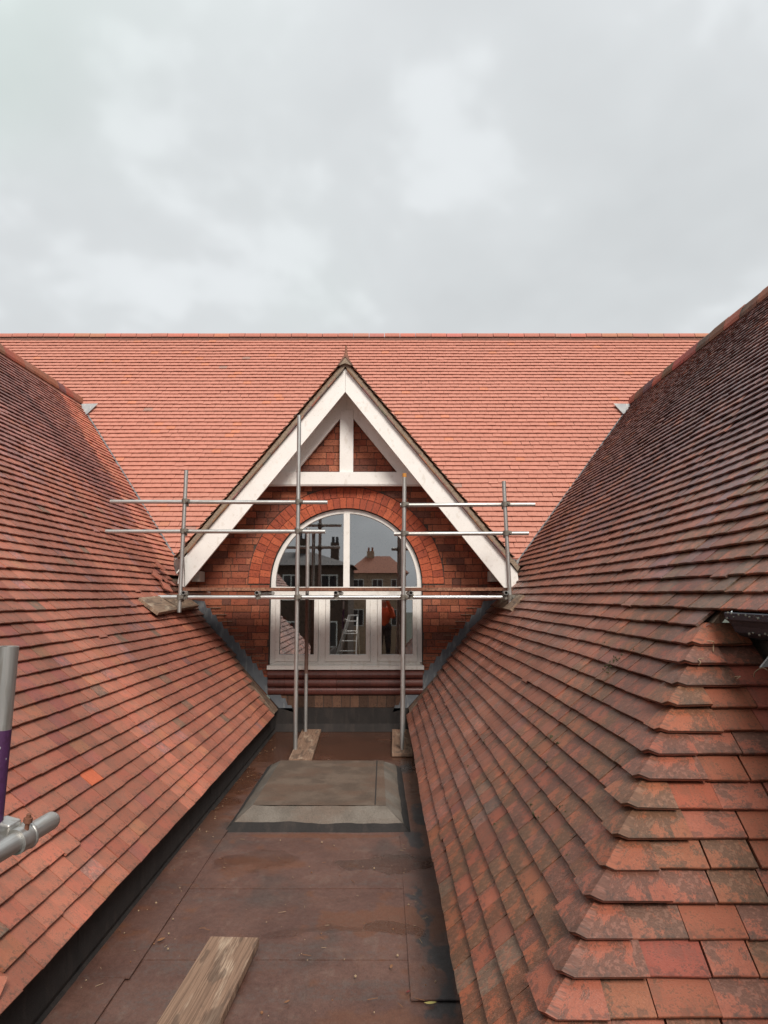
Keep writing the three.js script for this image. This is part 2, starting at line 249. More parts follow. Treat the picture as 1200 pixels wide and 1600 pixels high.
// ------------------------------------------------------------------ clay tiles
const TW = 0.165, TL = 0.145, TT = 0.013, TAIL = 0.0325, TILT = 0.20;
const tileMats = new Map();
function tileMat(rough, tint) {
  const q = tint && tint.map((c) => Math.round(c * 8) / 8), k = rough + (q ? q.join() : 'v');
  if (!tileMats.has(k)) tileMats.set(k, std({ map: tileMap, bumpMap: tileBump, bumpScale: 0.0016, roughness: rough, vertexColors: !q, color: q ? rgb(...q) : rgb(1, 1, 1) }));
  return tileMats.get(k);
}
const cellUV = (cell, ou, ov, x, y) => [((cell % 4) + 0.03 + ou * 0.5 + (x + TW / 2) / CELL_M) / 4, ((cell >> 2) + 0.03 + y / CELL_M) / 4];
const tileGeos = new Map();
function tileGeo(cell, v) {                          // one cambered tile with a bevelled tail; origin at the middle of its tail, on the roof plane
  const key = cell * 8 + v; if (tileGeos.has(key)) return tileGeos.get(key);
  const r = rng(key * 77 + 5), ou = r(), ov = r(), w = TW - 0.0025, pos = [], uv = [], idx = [], NX = 3, NY = 2;
  const cam = 0.0016 + 0.0016 * r(), curl = 0.003 * (r() - 0.3), skew = 0.003 * (r() - 0.5);
  const top = (a, b) => { const x = (a - 0.5) * w, y = b * TL; return [x, y + skew * (a - 0.5) * 2 * (1 - b), TAIL - TILT * y - cam * (2 * a - 1) ** 2 - curl * (1 - b) * (1 - b)]; };
  const put = (p, u) => { pos.push(...p); uv.push(...u); return pos.length / 3 - 1; };
  const U = (p, dy = 0) => cellUV(cell, ou, ov, p[0], p[1] + dy);
  const quad = (a, b, c, d) => idx.push(a, b, c, a, c, d);
  const grid = []; for (let j = 0; j <= NY; j++) for (let i = 0; i <= NX; i++) { const p = top(i / NX, j / NY); if (j === 0) p[1] += 0.0025; grid.push(put(p, U(p))); }
  for (let j = 0; j < NY; j++) for (let i = 0; i < NX; i++) { const k = j * (NX + 1) + i; quad(grid[k], grid[k + 1], grid[k + NX + 2], grid[k + NX + 1]); }
  const rows = [[0.0025, 0], [0, -0.0025], [0.0005, -TT]].map(([dy, dz]) => Array.from({ length: NX + 1 }, (_, i) => { const p = top(i / NX, 0); return [p[0], p[1] + dy, p[2] + dz]; }));
  for (let s = 0; s < 2; s++) for (let i = 0; i < NX; i++) quad(...[rows[s + 1][i], rows[s + 1][i + 1], rows[s][i + 1], rows[s][i]].map((p) => put(p, U(p, 0.01 - (p[2] - TAIL)))));
  for (const a of [0, 1]) { const t0 = top(a, 0), t1 = top(a, 1), q = [t0, t1, [t1[0], t1[1], t1[2] - TT], [t0[0], t0[1], t0[2] - TT]].map((p) => put(p, U(p))); a ? quad(q[0], q[3], q[2], q[1]) : quad(...q); }
  { const q = [[0, 0], [1, 0], [1, 1], [0, 1]].map(([a, b]) => { const p = top(a, b); p[2] -= TT; return put(p, U(p)); }); quad(q[3], q[2], q[1], q[0]); }
  const g = new THREE.BufferGeometry(); g.setAttribute('position', new THREE.Float32BufferAttribute(pos, 3)); g.setAttribute('uv', new THREE.Float32BufferAttribute(uv, 2)); g.setIndex(idx); g.computeVertexNormals();
  tileGeos.set(key, g); return g;
}
function tileRoof(parent, S) {
  // S: O, U, V (unit), gauge, from/to course, start(i), end(i), keep(P), pick(P, u, v, i, r) -> [cell, tint], rough, seed
  const r = rng(S.seed), N = S.U.clone().cross(S.V).normalize(); if (N.y < 0) N.negate();
  const flip = S.U.clone().cross(S.V).dot(N) < 0, list = [], q = V3(), X = flip ? S.U.clone().negate() : S.U;
  for (let i = S.from; i < S.to; i++) {
    const end = S.end(i); let u = S.start(i, r); const sag = (r() - 0.5) * 0.004;
    while (u < end) {
      const pitch = TW * (S.wide || 1) * (1 + (S.vary || 0) * (r() - 0.4)) + (r() - 0.5) * 0.008, mid = u + pitch / 2; u += pitch;
      const slip = r() < (S.slip || 0.012) ? -0.006 - 0.016 * r() : 0;
      const v = i * S.gauge + sag + (fbm(mid * 1.1 + i * 3.7, i * 0.31, 3) - 0.5) * (S.wave || 0.012) + (r() - 0.5) * 0.0035 + slip;
      const lift = (fbm(mid * 0.8 + S.seed, v * 0.8, 3) - 0.5) * (S.bow || 0.03) + (r() - 0.5) * 0.0045;
      const P = S.O.clone().addScaledVector(S.U, mid).addScaledVector(S.V, v);
      if (!S.keep(P)) { r(); continue; }
      const [cell, tint] = S.pick(P, mid, v, i, r);
      if (S.stain) { const q = fbm(mid * 2.6 + S.seed * 3, v * 0.55, 4), q2 = fbm(mid * 0.7 + 9, v * 0.7 + S.seed, 3), k = 1 + S.stain * (1.6 * (q - 0.5) + 1.2 * (q2 - 0.5)); tint[0] *= k; tint[1] *= k * (1 + 0.1 * (q2 - 0.5)); tint[2] *= k; }
      P.addScaledVector(N, lift + 0.002);
      const yaw = (r() - 0.5) * 0.016, roll = (r() - 0.5) * (S.roll || 0.022), Xr = X.clone().addScaledVector(S.V, yaw).addScaledVector(N, roll).normalize(), Yr = S.V.clone().addScaledVector(X, -yaw).normalize(), Zr = Xr.clone().cross(Yr).normalize();
      q.copy(P).project(camera); const d = P.distanceTo(camera.position), seen = Math.abs(q.x) < 1.06 && Math.abs(q.y) < 1.06 && P.z < -0.3;
      list.push({ P, Xr, Yr, Zr, cell, tint, w: (pitch - (r() < (S.gaps || 0.02) ? 0.004 + 0.007 * r() : 0)) / TW, s: (seen ? 1 : 0.001) / (d * d), k: r() });
    }
  }
  list.sort((a, b) => b.s - a.s);
  const own = list.slice(0, S.own ?? 300), rest = list.slice(S.own ?? 300);
  for (const t of own) {
    const m = part('roof_tile', tileGeo(t.cell, Math.floor(t.k * 4)), tileMat(S.rough, t.tint), parent);
    m.matrix.makeBasis(t.Xr.clone().multiplyScalar(t.w), t.Yr, t.Zr).setPosition(t.P); m.matrix.decompose(m.position, m.quaternion, m.scale);
  }
  if (!rest.length) return;
  const n = rest.length, pos = new Float32Array(n * 54), uv = new Float32Array(n * 36), col = new Float32Array(n * 54), idx = new Uint32Array(n * 30); let a = 0, b = 0, c = 0;
  rest.forEach((t) => {
    const w = (TW * t.w - 0.0025) / 2, ou = t.k, ov = (t.k * 7.13) % 1, base = a / 3, k2 = (t.k * 13.7) % 1, cam = 0.0014 + 0.002 * k2;
    const put = (x, y, z, du = 0) => { const p = t.P; for (const e of ['x', 'y', 'z']) pos[a + 'xyz'.indexOf(e)] = p[e] + t.Xr[e] * x + t.Yr[e] * y + t.Zr[e] * z; const U = cellUV(t.cell, ou, ov, x, y + du); uv[b] = U[0]; uv[b + 1] = U[1]; col[a] = t.tint[0]; col[a + 1] = t.tint[1]; col[a + 2] = t.tint[2]; a += 3; b += 2; };
    const zt = TAIL, zh = TAIL - TILT * TL;
    put(-w, 0, zt - cam); put(0, 0, zt); put(w, 0, zt - cam); put(w, TL, zh - cam); put(0, TL, zh); put(-w, TL, zh - cam);
    put(-w, 0, zt - TT - cam, 0.02); put(0, 0, zt - TT, 0.02); put(w, 0, zt - TT - cam, 0.02); put(w, 0, zt - cam); put(0, 0, zt); put(-w, 0, zt - cam);
    put(-w, 0, zt - cam); put(-w, TL, zh); put(-w, 0, zt - TT);
    put(w, 0, zt - cam); put(w, TL, zh); put(w, 0, zt - TT);
    for (const k of [0, 1, 4, 0, 4, 5, 1, 2, 3, 1, 3, 4, 6, 7, 10, 6, 10, 11, 7, 8, 9, 7, 9, 10, 12, 13, 14, 15, 17, 16]) idx[c++] = base + k;
  });
  const g = new THREE.BufferGeometry(); g.setAttribute('position', new THREE.BufferAttribute(pos, 3)); g.setAttribute('uv', new THREE.BufferAttribute(uv, 2)); g.setAttribute('color', new THREE.BufferAttribute(col, 3)); g.setIndex(new THREE.BufferAttribute(idx, 1)); g.computeVertexNormals();
  part('roof_tile_field', g, tileMat(S.rough, null), parent).userData.kind = 'stuff';
}
function deck(parent, S, poly, drop = 0.012, thick = 0.03, mat = M.deck, name = 'roof_deck') {
  const N = S.U.clone().cross(S.V).normalize(); if (N.y < 0) N.negate();
  return part(name, prism(poly, (x, y, t) => S.O.clone().addScaledVector(S.U, x).addScaledVector(S.V, y).addScaledVector(N, -drop - t), thick), mat, parent);
}
function clayPiece(geo, cell, seed) {                // metre uv -> a window of one atlas cell
  const r = rng(seed), ou = r(), ov = r(), uv = geo.attributes.uv, p = geo.attributes.position; geo.computeBoundingBox(); const m = geo.boundingBox.min;
  let x0 = Infinity, y0 = Infinity, x1 = -Infinity, y1 = -Infinity;
  for (let i = 0; i < uv.count; i++) { x0 = Math.min(x0, uv.getX(i)); y0 = Math.min(y0, uv.getY(i)); x1 = Math.max(x1, uv.getX(i)); y1 = Math.max(y1, uv.getY(i)); }
  const k = 0.9 / Math.max(0.42, x1 - x0, y1 - y0);
  for (let i = 0; i < uv.count; i++) uv.setXY(i, ((cell % 4) + 0.04 + (uv.getX(i) - x0) * k) / 4, ((cell >> 2) + 0.04 + (uv.getY(i) - y0) * k) / 4);
  return geo;
}
const band = (r, a) => { const k = 1 + (r() - 0.5) * a, j = (r() - 0.5) * a * 0.25; return [k + j, k, k - j]; };

// ================================================================== the setting
const ground = part('ground', new THREE.PlaneGeometry(700, 700), M.earth, scene); ground.rotation.x = -Math.PI / 2; ground.position.y = -7; ground.userData = { kind: 'structure', label: 'street level ground far below the roofs' };

// flat roof between the two wings: a slab with overlapping sheets of felt
{
  const slab = part('flat_roof', ebox(-1.52, 0.62, -2.05, -1.822, -2.5, 9.9), M.deck, scene);
  slab.userData = { kind: 'structure', label: 'felt covered flat roof running between the two tiled roofs' };
  const sheet = (x0, x1, d0, d1, y, name = 'felt_sheet') => {
    const g = new THREE.BoxGeometry(x1 - x0, 0.006, d1 - d0, 24, 1, 24); g.translate((x0 + x1) / 2, y + EYE, -(d0 + d1) / 2);
    const p = g.attributes.position, uv = g.attributes.uv;
    for (let i = 0; i < p.count; i++) { const x = p.getX(i), d = -p.getZ(i); uv.setXY(i, (x + 1.75) / 2.6, d / 10.6); p.setY(i, p.getY(i) + 0.006 * (fbm(x * 2.2 + 3, d * 2.2, 3) - 0.5)); }
    g.computeVertexNormals(); return part(name, g, M.felt, slab);
  };
  sheet(-1.52, 0.62, -2.5, 1.9, -1.814); sheet(-1.52, 0.62, 1.86, 2.87, -1.811); sheet(-1.52, 0.62, 2.83, 3.80, -1.807);
  sheet(-1.52, 0.62, 3.77, 4.66, -1.803); sheet(-1.52, 0.62, 4.62, 5.54, -1.799); sheet(-1.52, 0.62, 5.50, 9.86, -1.806);
  sheet(0.12, 0.62, 3.4, 5.6, -1.7935, 'felt_edge_strip'); sheet(-1.50, -1.22, 2.0, 3.62, -1.7945, 'felt_edge_strip'); sheet(-1.50, -1.20, 3.58, 6.2, -1.7925, 'felt_edge_strip');
}

// ================================================================== left wing roof
const dirZ = V3(0, 0, -1);
const oldTop = (x, y) => fbm(x, y, 4);
{
  const g = thing('wing_roof', 'orange red clay tiled roof slope rising from the flat roof behind the purple banded pole', 'roof');
  const S = { O: at(LX, EAVE_Y, 0), U: dirZ, V: V3(-COS, SIN, 0), gauge: 0.1025, from: 0, to: 67, seed: 21, rough: 0.52, wave: 0.011, bow: 0.026, slip: 0.010, stain: 0.55 };
  const hip = (i) => 2.74 + i * S.gauge * SIN / 1.09;
  S.start = (i) => (i * S.gauge < 1.95 ? hip(i) + (i % 2) * TW / 2 : -2.2 + (i % 2) * TW / 2); S.end = () => 14.2;
  S.keep = (P) => { const d = -P.z, x = P.x; return (d < WALL - 0.07 || Math.abs(x - XC) > 2.42) && P.y - EYE > mainY(d) + 0.02 && P.y - EYE < RIDGE_Y - 0.02; };
  S.pick = (P, u, v, i, r) => {
    const d = u, valley = 12.1 + (P.y - EYE - 2.0) / TM - d, n = oldTop(d * 0.9, v * 0.9), j = oldTop(d * 3 + 40, v * 1.2);
    const a = r(), c4 = Math.floor(a * 4);
    if (valley < 0.95 + 0.25 * (n - 0.5) + (i % 2) * 0.08 && v > 2.25 + (r() - 0.5) * 0.5) return [c4, [1.04, 0.96, 0.90].map((q) => q * (0.94 + 0.12 * r()))];
    const dark = ss(2.4, 4.6, v + (n - 0.5) * 2.6) * 1.12 + 0.22 * ss(0.55, 0.7, j), b = r();
    if (Math.abs(d - 4.34) < 0.0826 && i === 5) return [c4, [1.35, 0.72, 0.50]];
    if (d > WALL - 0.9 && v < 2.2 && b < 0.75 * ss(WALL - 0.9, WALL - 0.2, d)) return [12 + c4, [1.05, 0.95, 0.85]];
    if (b < Math.min(0.93, dark * 0.86)) return [12 + c4, band(r, 0.3).map((q, k) => q * [1.75, 1.28, 1.36][k])];
    if (b < dark * 0.92) return [4 + c4, band(r, 0.2).map((q) => q * 0.8)];
    const z = r(); if (z < 0.015) return [12 + c4, [1.25, 1.2, 1.05]];
    const t = band(r, 0.20); if (z > 0.95) return [4 + c4, [t[0] * 1.12, t[1] * 1.18, t[2] * 1.1]];
    return [4 + c4, [t[0] * 1.02, t[1] * 0.98, t[2] * 1.0]];
  };
  tileRoof(g, S);
  const vr = (RIDGE_Y - EAVE_Y) / SIN, vh = 1.9;
  deck(g, S, [[2.80, 0.01], [WALL - 0.03, 0.01], [WALL - 0.03, 2.02], [15.2, 2.02], [15.2, vr], [-2.2, vr], [-2.2, vh + 0.1], [2.80 + (vh + 0.1) * 0.69, vh + 0.1]], 0.016);
  // far slope, so that the roof is closed
  deck(g, { O: at(2 * -6.0 - LX, EAVE_Y, 0), U: dirZ, V: V3(COS, SIN, 0) }, [[-2.2, 0], [15.2, 0], [15.2, vr], [-2.2, vr]], 0.016, 0.03, M.deck, 'far_slope');
  // capped ridge tiles, blocky clay pieces on a mortar bed
  const r = rng(31), xr = LX - (RIDGE_Y - EAVE_Y) / T;
  for (let d = 5.2; d < 13.95; d += 0.305) {
    const h = 0.115 + 0.01 * r(), cell = r() < 0.25 ? 12 : 4 + Math.floor(r() * 4), y = RIDGE_Y + 0.006 * (r() - 0.5);
    const prof = [[-0.115, -0.065], [-0.115, -0.02], [-0.075, h - 0.045], [-0.03, h], [0.03, h], [0.075, h - 0.045], [0.115, -0.02], [0.115, -0.065], [0.085, -0.065], [0, 0.03], [-0.085, -0.065]];
    part('ridge_tile', clayPiece(prism(prof, (x, yy, t) => at(xr + x, y + yy, d + t), 0.297), cell, 7), tileMat(0.75, [0.9, 0.72, 0.7].map((q) => q * (0.8 + 0.4 * r()))), g);
  }
  part('mortar_bed', prism([[-0.13, -0.16], [0.13, -0.16], [0.08, -0.03], [-0.08, -0.03]], (x, y, t) => at(xr + x, RIDGE_Y + y, 5.2 + t), 8.75), std({ map: rep(mortarMap, 3, 3), color: rgb(3.4, 2.4, 2.2), roughness: 0.95 }), g);
  // front hip face, below the hip
  const F = { O: at(LX, EAVE_Y, 2.74), U: V3(-1, 0, 0), V: V3(0, 1.09, -1).normalize(), gauge: 0.1025 * SIN / (1.09 / Math.hypot(1, 1.09)), from: 0, to: 17, seed: 5, rough: 0.72, own: 0 };
  F.start = (i) => i * S.gauge * COS + (i % 2) * 0.08; F.end = () => 1.45; F.keep = () => true; F.pick = (P, u, v, i, rr) => [4 + Math.floor(rr() * 4), band(rr, 0.3)];
  const fg = thing('hip_slope', 'small orange tiled hip end beside the purple banded pole', 'roof'); tileRoof(fg, F);
  deck(fg, F, [[0.02, 0], [1.45, 0], [1.45, 1.72], [1.24, 1.72]], 0.02);
}

// ================================================================== right wing roof with its hip
{
  const g = thing('wing_roof', 'weathered brown and red clay tiled roof slope with a hipped lower corner and dark gutter', 'roof');
  const S = { O: at(RX, EAVE_Y + 0.012, 0), U: dirZ, V: V3(COS, SIN, 0), gauge: 0.105, from: 0, to: 66, seed: 22, rough: 0.42, wave: 0.013, bow: 0.030, slip: 0.012, roll: 0.024, gaps: 0.11, stain: 0.5 };
  const hipD = (i) => 2.075 + i * S.gauge * SIN / 1.093, HIP = 16, VERGE = 18;      // courses below HIP end at the hip; HIP..VERGE at the small verge; the rest run on over the gutter
  const legA = (i) => (i % 2 ? 0.20 : 0.125), legB = (i) => (i % 2 ? 0.15 : 0.225);
  S.start = (i) => (i < HIP ? hipD(i) + legA(i) : i < VERGE ? 3.30 + (i % 2) * 0.05 : -2.2 + (i % 2) * TW / 2);
  S.end = () => 14.4;
  S.keep = (P) => { const d = -P.z, x = P.x; return (d < WALL - 0.07 || Math.abs(x - XC) > 2.42) && P.y - EYE > mainY(d) + 0.02 && P.y - EYE < RIDGE_Y - 0.02; };
  S.pick = (P, u, v, i, r) => {
    const d = u, n = oldTop(d * 0.75 + 13, v * 0.75), j = oldTop(d * 2.4 + 4, v * 2.4), a = Math.floor(r() * 4), b = r();
    const near = 1 - ss(3.6, 5.6, d + (n - 0.5) * 1.5), high = ss(2.0, 4.0, v + (n - 0.5) * 2.0);
    const t = band(r, 0.18);
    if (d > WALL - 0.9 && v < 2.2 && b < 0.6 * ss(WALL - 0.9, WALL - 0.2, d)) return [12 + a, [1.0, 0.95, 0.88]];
    if (b < 0.86 * high) return [12 + a, t.map((q, k) => q * [1.06, 0.96, 1.14][k])];
    if (near > 0.5) return j > 0.64 ? [12 + a, t.map((q, k) => q * [1.12, 1.10, 1.0][k])] : b < 0.90 ? [8 + Math.floor(Math.min(3.99, 4 * (0.75 * (1 - n) + 0.5 * (b - 0.2)))), t.map((q, k) => q * [1.0, 0.93, 0.84][k])] : [4 + a, t.map((q) => q * 0.70)];
    if (b < 0.62 + 0.5 * (j - 0.5)) return [4 + a, t.map((q, k) => q * [0.68, 0.68, 0.68][k])];
    return b < 0.85 ? [12 + a, t.map((q, k) => q * [1.40, 1.06, 1.0][k])] : [8 + a, t.map((q, k) => q * [1.0, 0.98, 0.98][k])];
  };
  tileRoof(g, S);
  const vr = (RIDGE_Y - EAVE_Y) / SIN, vh = HIP * S.gauge, vv = VERGE * S.gauge;
  deck(g, S, [[2.13, 0.02], [WALL - 0.03, 0.02], [WALL - 0.03, 2.02], [15.2, 2.02], [15.2, vr], [-2.2, vr], [-2.2, vv + 0.06], [3.33, vv + 0.06], [3.33, vh], [2.13 + (vh - 0.02) * SIN / 1.093, vh]], 0.018);
  const xr = RX + (RIDGE_Y - EAVE_Y) / T;
  deck(g, { O: at(2 * xr - RX, EAVE_Y, 0), U: dirZ, V: V3(-COS, SIN, 0) }, [[-2.2, 0], [15.2, 0], [15.2, vr], [-2.2, vr]], 0.016, 0.03, M.deck, 'far_slope');
  const r = rng(33);
  for (let d = 5.6; d < 14.1; d += 0.45) {
    const h = 0.125 + 0.012 * r(), cell = r() < 0.7 ? 12 + Math.floor(r() * 4) : 4 + Math.floor(r() * 4), y = RIDGE_Y + 0.01 * (r() - 0.5);
    const prof = [[-0.12, -0.07], [-0.12, -0.02], [-0.08, h - 0.05], [-0.03, h], [0.03, h], [0.08, h - 0.05], [0.12, -0.02], [0.12, -0.07], [0.09, -0.07], [0, 0.03], [-0.09, -0.07]];
    part('ridge_tile', clayPiece(prism(prof, (x, yy, t) => at(xr + x, y + yy, d + t), 0.438), cell, 7), tileMat(0.75, [0.95, 0.78, 0.76].map((q) => q * (0.6 + 0.4 * r()))), g);
  }
  part('mortar_bed', prism([[-0.13, -0.16], [0.13, -0.16], [0.08, -0.03], [-0.08, -0.03]], (x, y, t) => at(xr + x, RIDGE_Y + y, 5.6 + t), 8.5), M.mortar, g);
  // angled hip tiles: one bent tile a course, a short leg on each slope
  const TF = 1.093, SF = TF / Math.hypot(1, TF), CF = 1 / Math.hypot(1, TF);
  const Nr = V3(-SIN, COS, 0), Nf = V3(0, CF, SF), Vr = S.V, Vf = V3(0, SF, -CF);
  const rh = rng(91);
  for (let i = 0; i <= HIP; i++) {
    const y0 = EAVE_Y + 0.012 + i * S.gauge * SIN, xh = RX + i * S.gauge * COS, C = at(xh, y0, hipD(i)), up = 0.155 * SIN;   // rise of the tile
    const a = legA(i) + 0.014 * rh(), b = legB(i) + 0.002 + 0.014 * rh(), hipUp = V3(up / SIN * COS, up, -up / TF), l0 = 0.044 + 0.014 * rh(), l1 = 0.006; C.add(V3(-0.003 - 0.007 * rh(), -0.008 * rh(), 0.003 + 0.007 * rh()));
    const bis = Nr.clone().add(Nf).normalize(), jit = () => (rh() - 0.5) * 0.010;
    const row = (lift, s) => {                        // points along the tile at share s of its rise
      const c = C.clone().addScaledVector(hipUp, s), e1 = C.clone().add(V3(0, 0, -a)).addScaledVector(Vr, up / SIN * s), e2 = C.clone().add(V3(b, 0, 0)).addScaledVector(Vf, up / SF * s);
      const r1 = c.clone().lerp(e1, 0.05), r2 = c.clone().lerp(e2, 0.04);
      return [e1.addScaledVector(Nr, lift), r1.addScaledVector(Nr, lift), c.addScaledVector(bis, lift * 1.18 - 0.001), r2.addScaledVector(Nf, lift), e2.addScaledVector(Nf, lift)];
    };
    const tail = row(l0, 0), mid = row((l0 + l1) / 2 + 0.003, 0.5), head = row(l1, 1), low = row(l0 - 0.016, 0), j1 = jit(), j2 = jit(); for (const q of [tail, low]) { q[0].y += j1; q[4].y += j2; }
    const pos = [], uv = [], cell = 8 + Math.floor(rh() * 3.4), ou = rh() * 0.1, ov = rh() * 0.5;
    const arc = [-a, -a * 0.05, 0, b * 0.04, b];
    const vtx = (p, k, h) => { pos.push(p.x, p.y, p.z); uv.push(((cell % 4) + 0.03 + ou + (arc[k] + 0.2) / CELL_M) / 4, ((cell >> 2) + 0.03 + (h - 0.02) / CELL_M) / 4); };
    const quad = (A, B, k, h0, h1) => { vtx(A[k], k, h0); vtx(A[k + 1], k + 1, h0); vtx(B[k + 1], k + 1, h1); vtx(A[k], k, h0); vtx(B[k + 1], k + 1, h1); vtx(B[k], k, h1); };
    for (let k = 0; k < 4; k++) { quad(tail, mid, k, 0.02, 0.09); quad(mid, head, k, 0.09, 0.16); quad(low, tail, k, 0, 0.02); }
    for (const k of [0, 4]) { vtx(tail[k], k, 0.02); vtx(head[k], k, 0.16); vtx(low[k], k, 0); }
    const geo = new THREE.BufferGeometry(); geo.setAttribute('position', new THREE.Float32BufferAttribute(pos, 3)); geo.setAttribute('uv', new THREE.Float32BufferAttribute(uv, 2)); geo.computeVertexNormals();
    part('hip_tile', geo, tileMat(S.rough, band(rh, 0.3).map((q, m) => q * [0.90, 0.82, 0.78][m])), g);
  }
  // hip end: the slope that faces the camera, up to the wall under the gutter
  const hg = thing('hip_slope', 'mottled red clay tiled hip end facing out below the black gutter', 'roof');
  const F = { O: at(RX, EAVE_Y + 0.012, 2.075), U: V3(1, 0, 0), V: Vf, gauge: S.gauge * SIN / SF, from: 0, to: HIP + 1, seed: 25, rough: 0.62, wave: 0.006, bow: 0.012, slip: 0.02, roll: 0.018, wide: 1.08, vary: 0.40, gaps: 0.15 };
  F.start = (i) => i * S.gauge * COS + legB(i) - 0.004; F.end = (i) => 1.42 - (i > 14 ? 0.0 : 0); F.keep = (P) => P.x < 1.70;
  F.pick = (P, u, v, i, rr) => { const a = Math.floor(rr() * 4), q = oldTop(u * 1.6 + 3, v * 1.6 + 5), edge = u - i * S.gauge * COS, b = rr(), t = band(rr, 0.2); return edge < 0.45 && b < 0.6 || q < 0.42 ? [8 + (b < 0.45 ? a : 2), t.map((k, m) => k * [0.92, 0.86, 0.82][m])] : i < 7 && b < 0.8 ? [8 + (b < 0.4 ? 2 : 3), t.map((k, m) => k * [0.98, 0.86, 0.80][m])] : [4 + a, t.map((k, m) => k * [0.82, 0.62, 0.56][m])]; };
  tileRoof(hg, F);
  deck(hg, F, [[0.06, 0.02], [1.42, 0.02], [1.42, 1.74], [1.24, 1.74]], 0.022);

  // wall above the hip end, gutter along the upper eave
  const w = thing('side_wall', 'short shadowed brick wall under the black gutter', 'wall');
  part('wall', ebox(1.70, 1.90, -1.7, 0.04, -2.2, 3.5), M.mortar, w);
  part('fascia', ebox(1.672, 1.698, -0.20, -0.045, -2.2, 3.32, 0.003), std({ color: rgb(0.03, 0.027, 0.025), roughness: 0.8 }), w);
  const lp = []; for (let k = 0; k <= 10; k++) lp.push([1.74 - 0.27 * k / 10, -0.385 + (k % 2) * 0.006 - 0.0 * k]);
  part('lead_apron', prism([[1.52, -0.30], [1.695, -0.285], [1.695, -0.255], [1.62, -0.235], [1.56, -0.255]], (x, y, t) => at(x, y + 0.01, 2.92 + t), 0.012), M.paleLead, w);
  const gut = thing('roof_gutter', 'black cast iron ogee gutter spotted with grey lichen under the upper eave', 'gutter');
  const ogee = [[1.668, -0.075], [1.668, -0.185], [1.60, -0.185], [1.575, -0.178], [1.548, -0.160], [1.538, -0.135], [1.522, -0.115], [1.508, -0.105], [1.504, -0.078], [1.512, -0.074], [1.520, -0.098], [1.548, -0.120], [1.560, -0.160], [1.60, -0.176], [1.658, -0.176], [1.658, -0.075]];
  part('channel', prism(ogee, (x, y, t) => at(x, y, -2.2 + t), 5.36), M.iron, gut);
  part('stop_end', prism([...ogee.slice(0, 10), [1.658, -0.075]], (x, y, t) => at(x, y, 3.161 + t), 0.012), M.iron, gut);
  for (const d of [1.5, 2.45]) part('bracket', ebox(1.498, 1.67, -0.192, -0.186, d, d + 0.03), M.iron, gut);
  const lich = rng(8), lg = []; for (let k = 0; k < 60; k++) { const s = 0.003 + 0.006 * lich(), q = new THREE.IcosahedronGeometry(s, 0); q.scale(0.5, 0.8, 1.4); const d = 2.2 + 0.95 * lich(), y = lich(); q.translate(y < 0.6 ? 1.505 : 1.545, EYE + (y < 0.6 ? -0.076 - 0.028 * lich() : -0.15 - 0.02 * lich()), -d); lg.push(q); }
  const lm = part('lichen', mergeGeometries(lg), std({ color: rgb(0.20, 0.21, 0.18), roughness: 1 }), gut); lm.userData.kind = 'stuff';
}

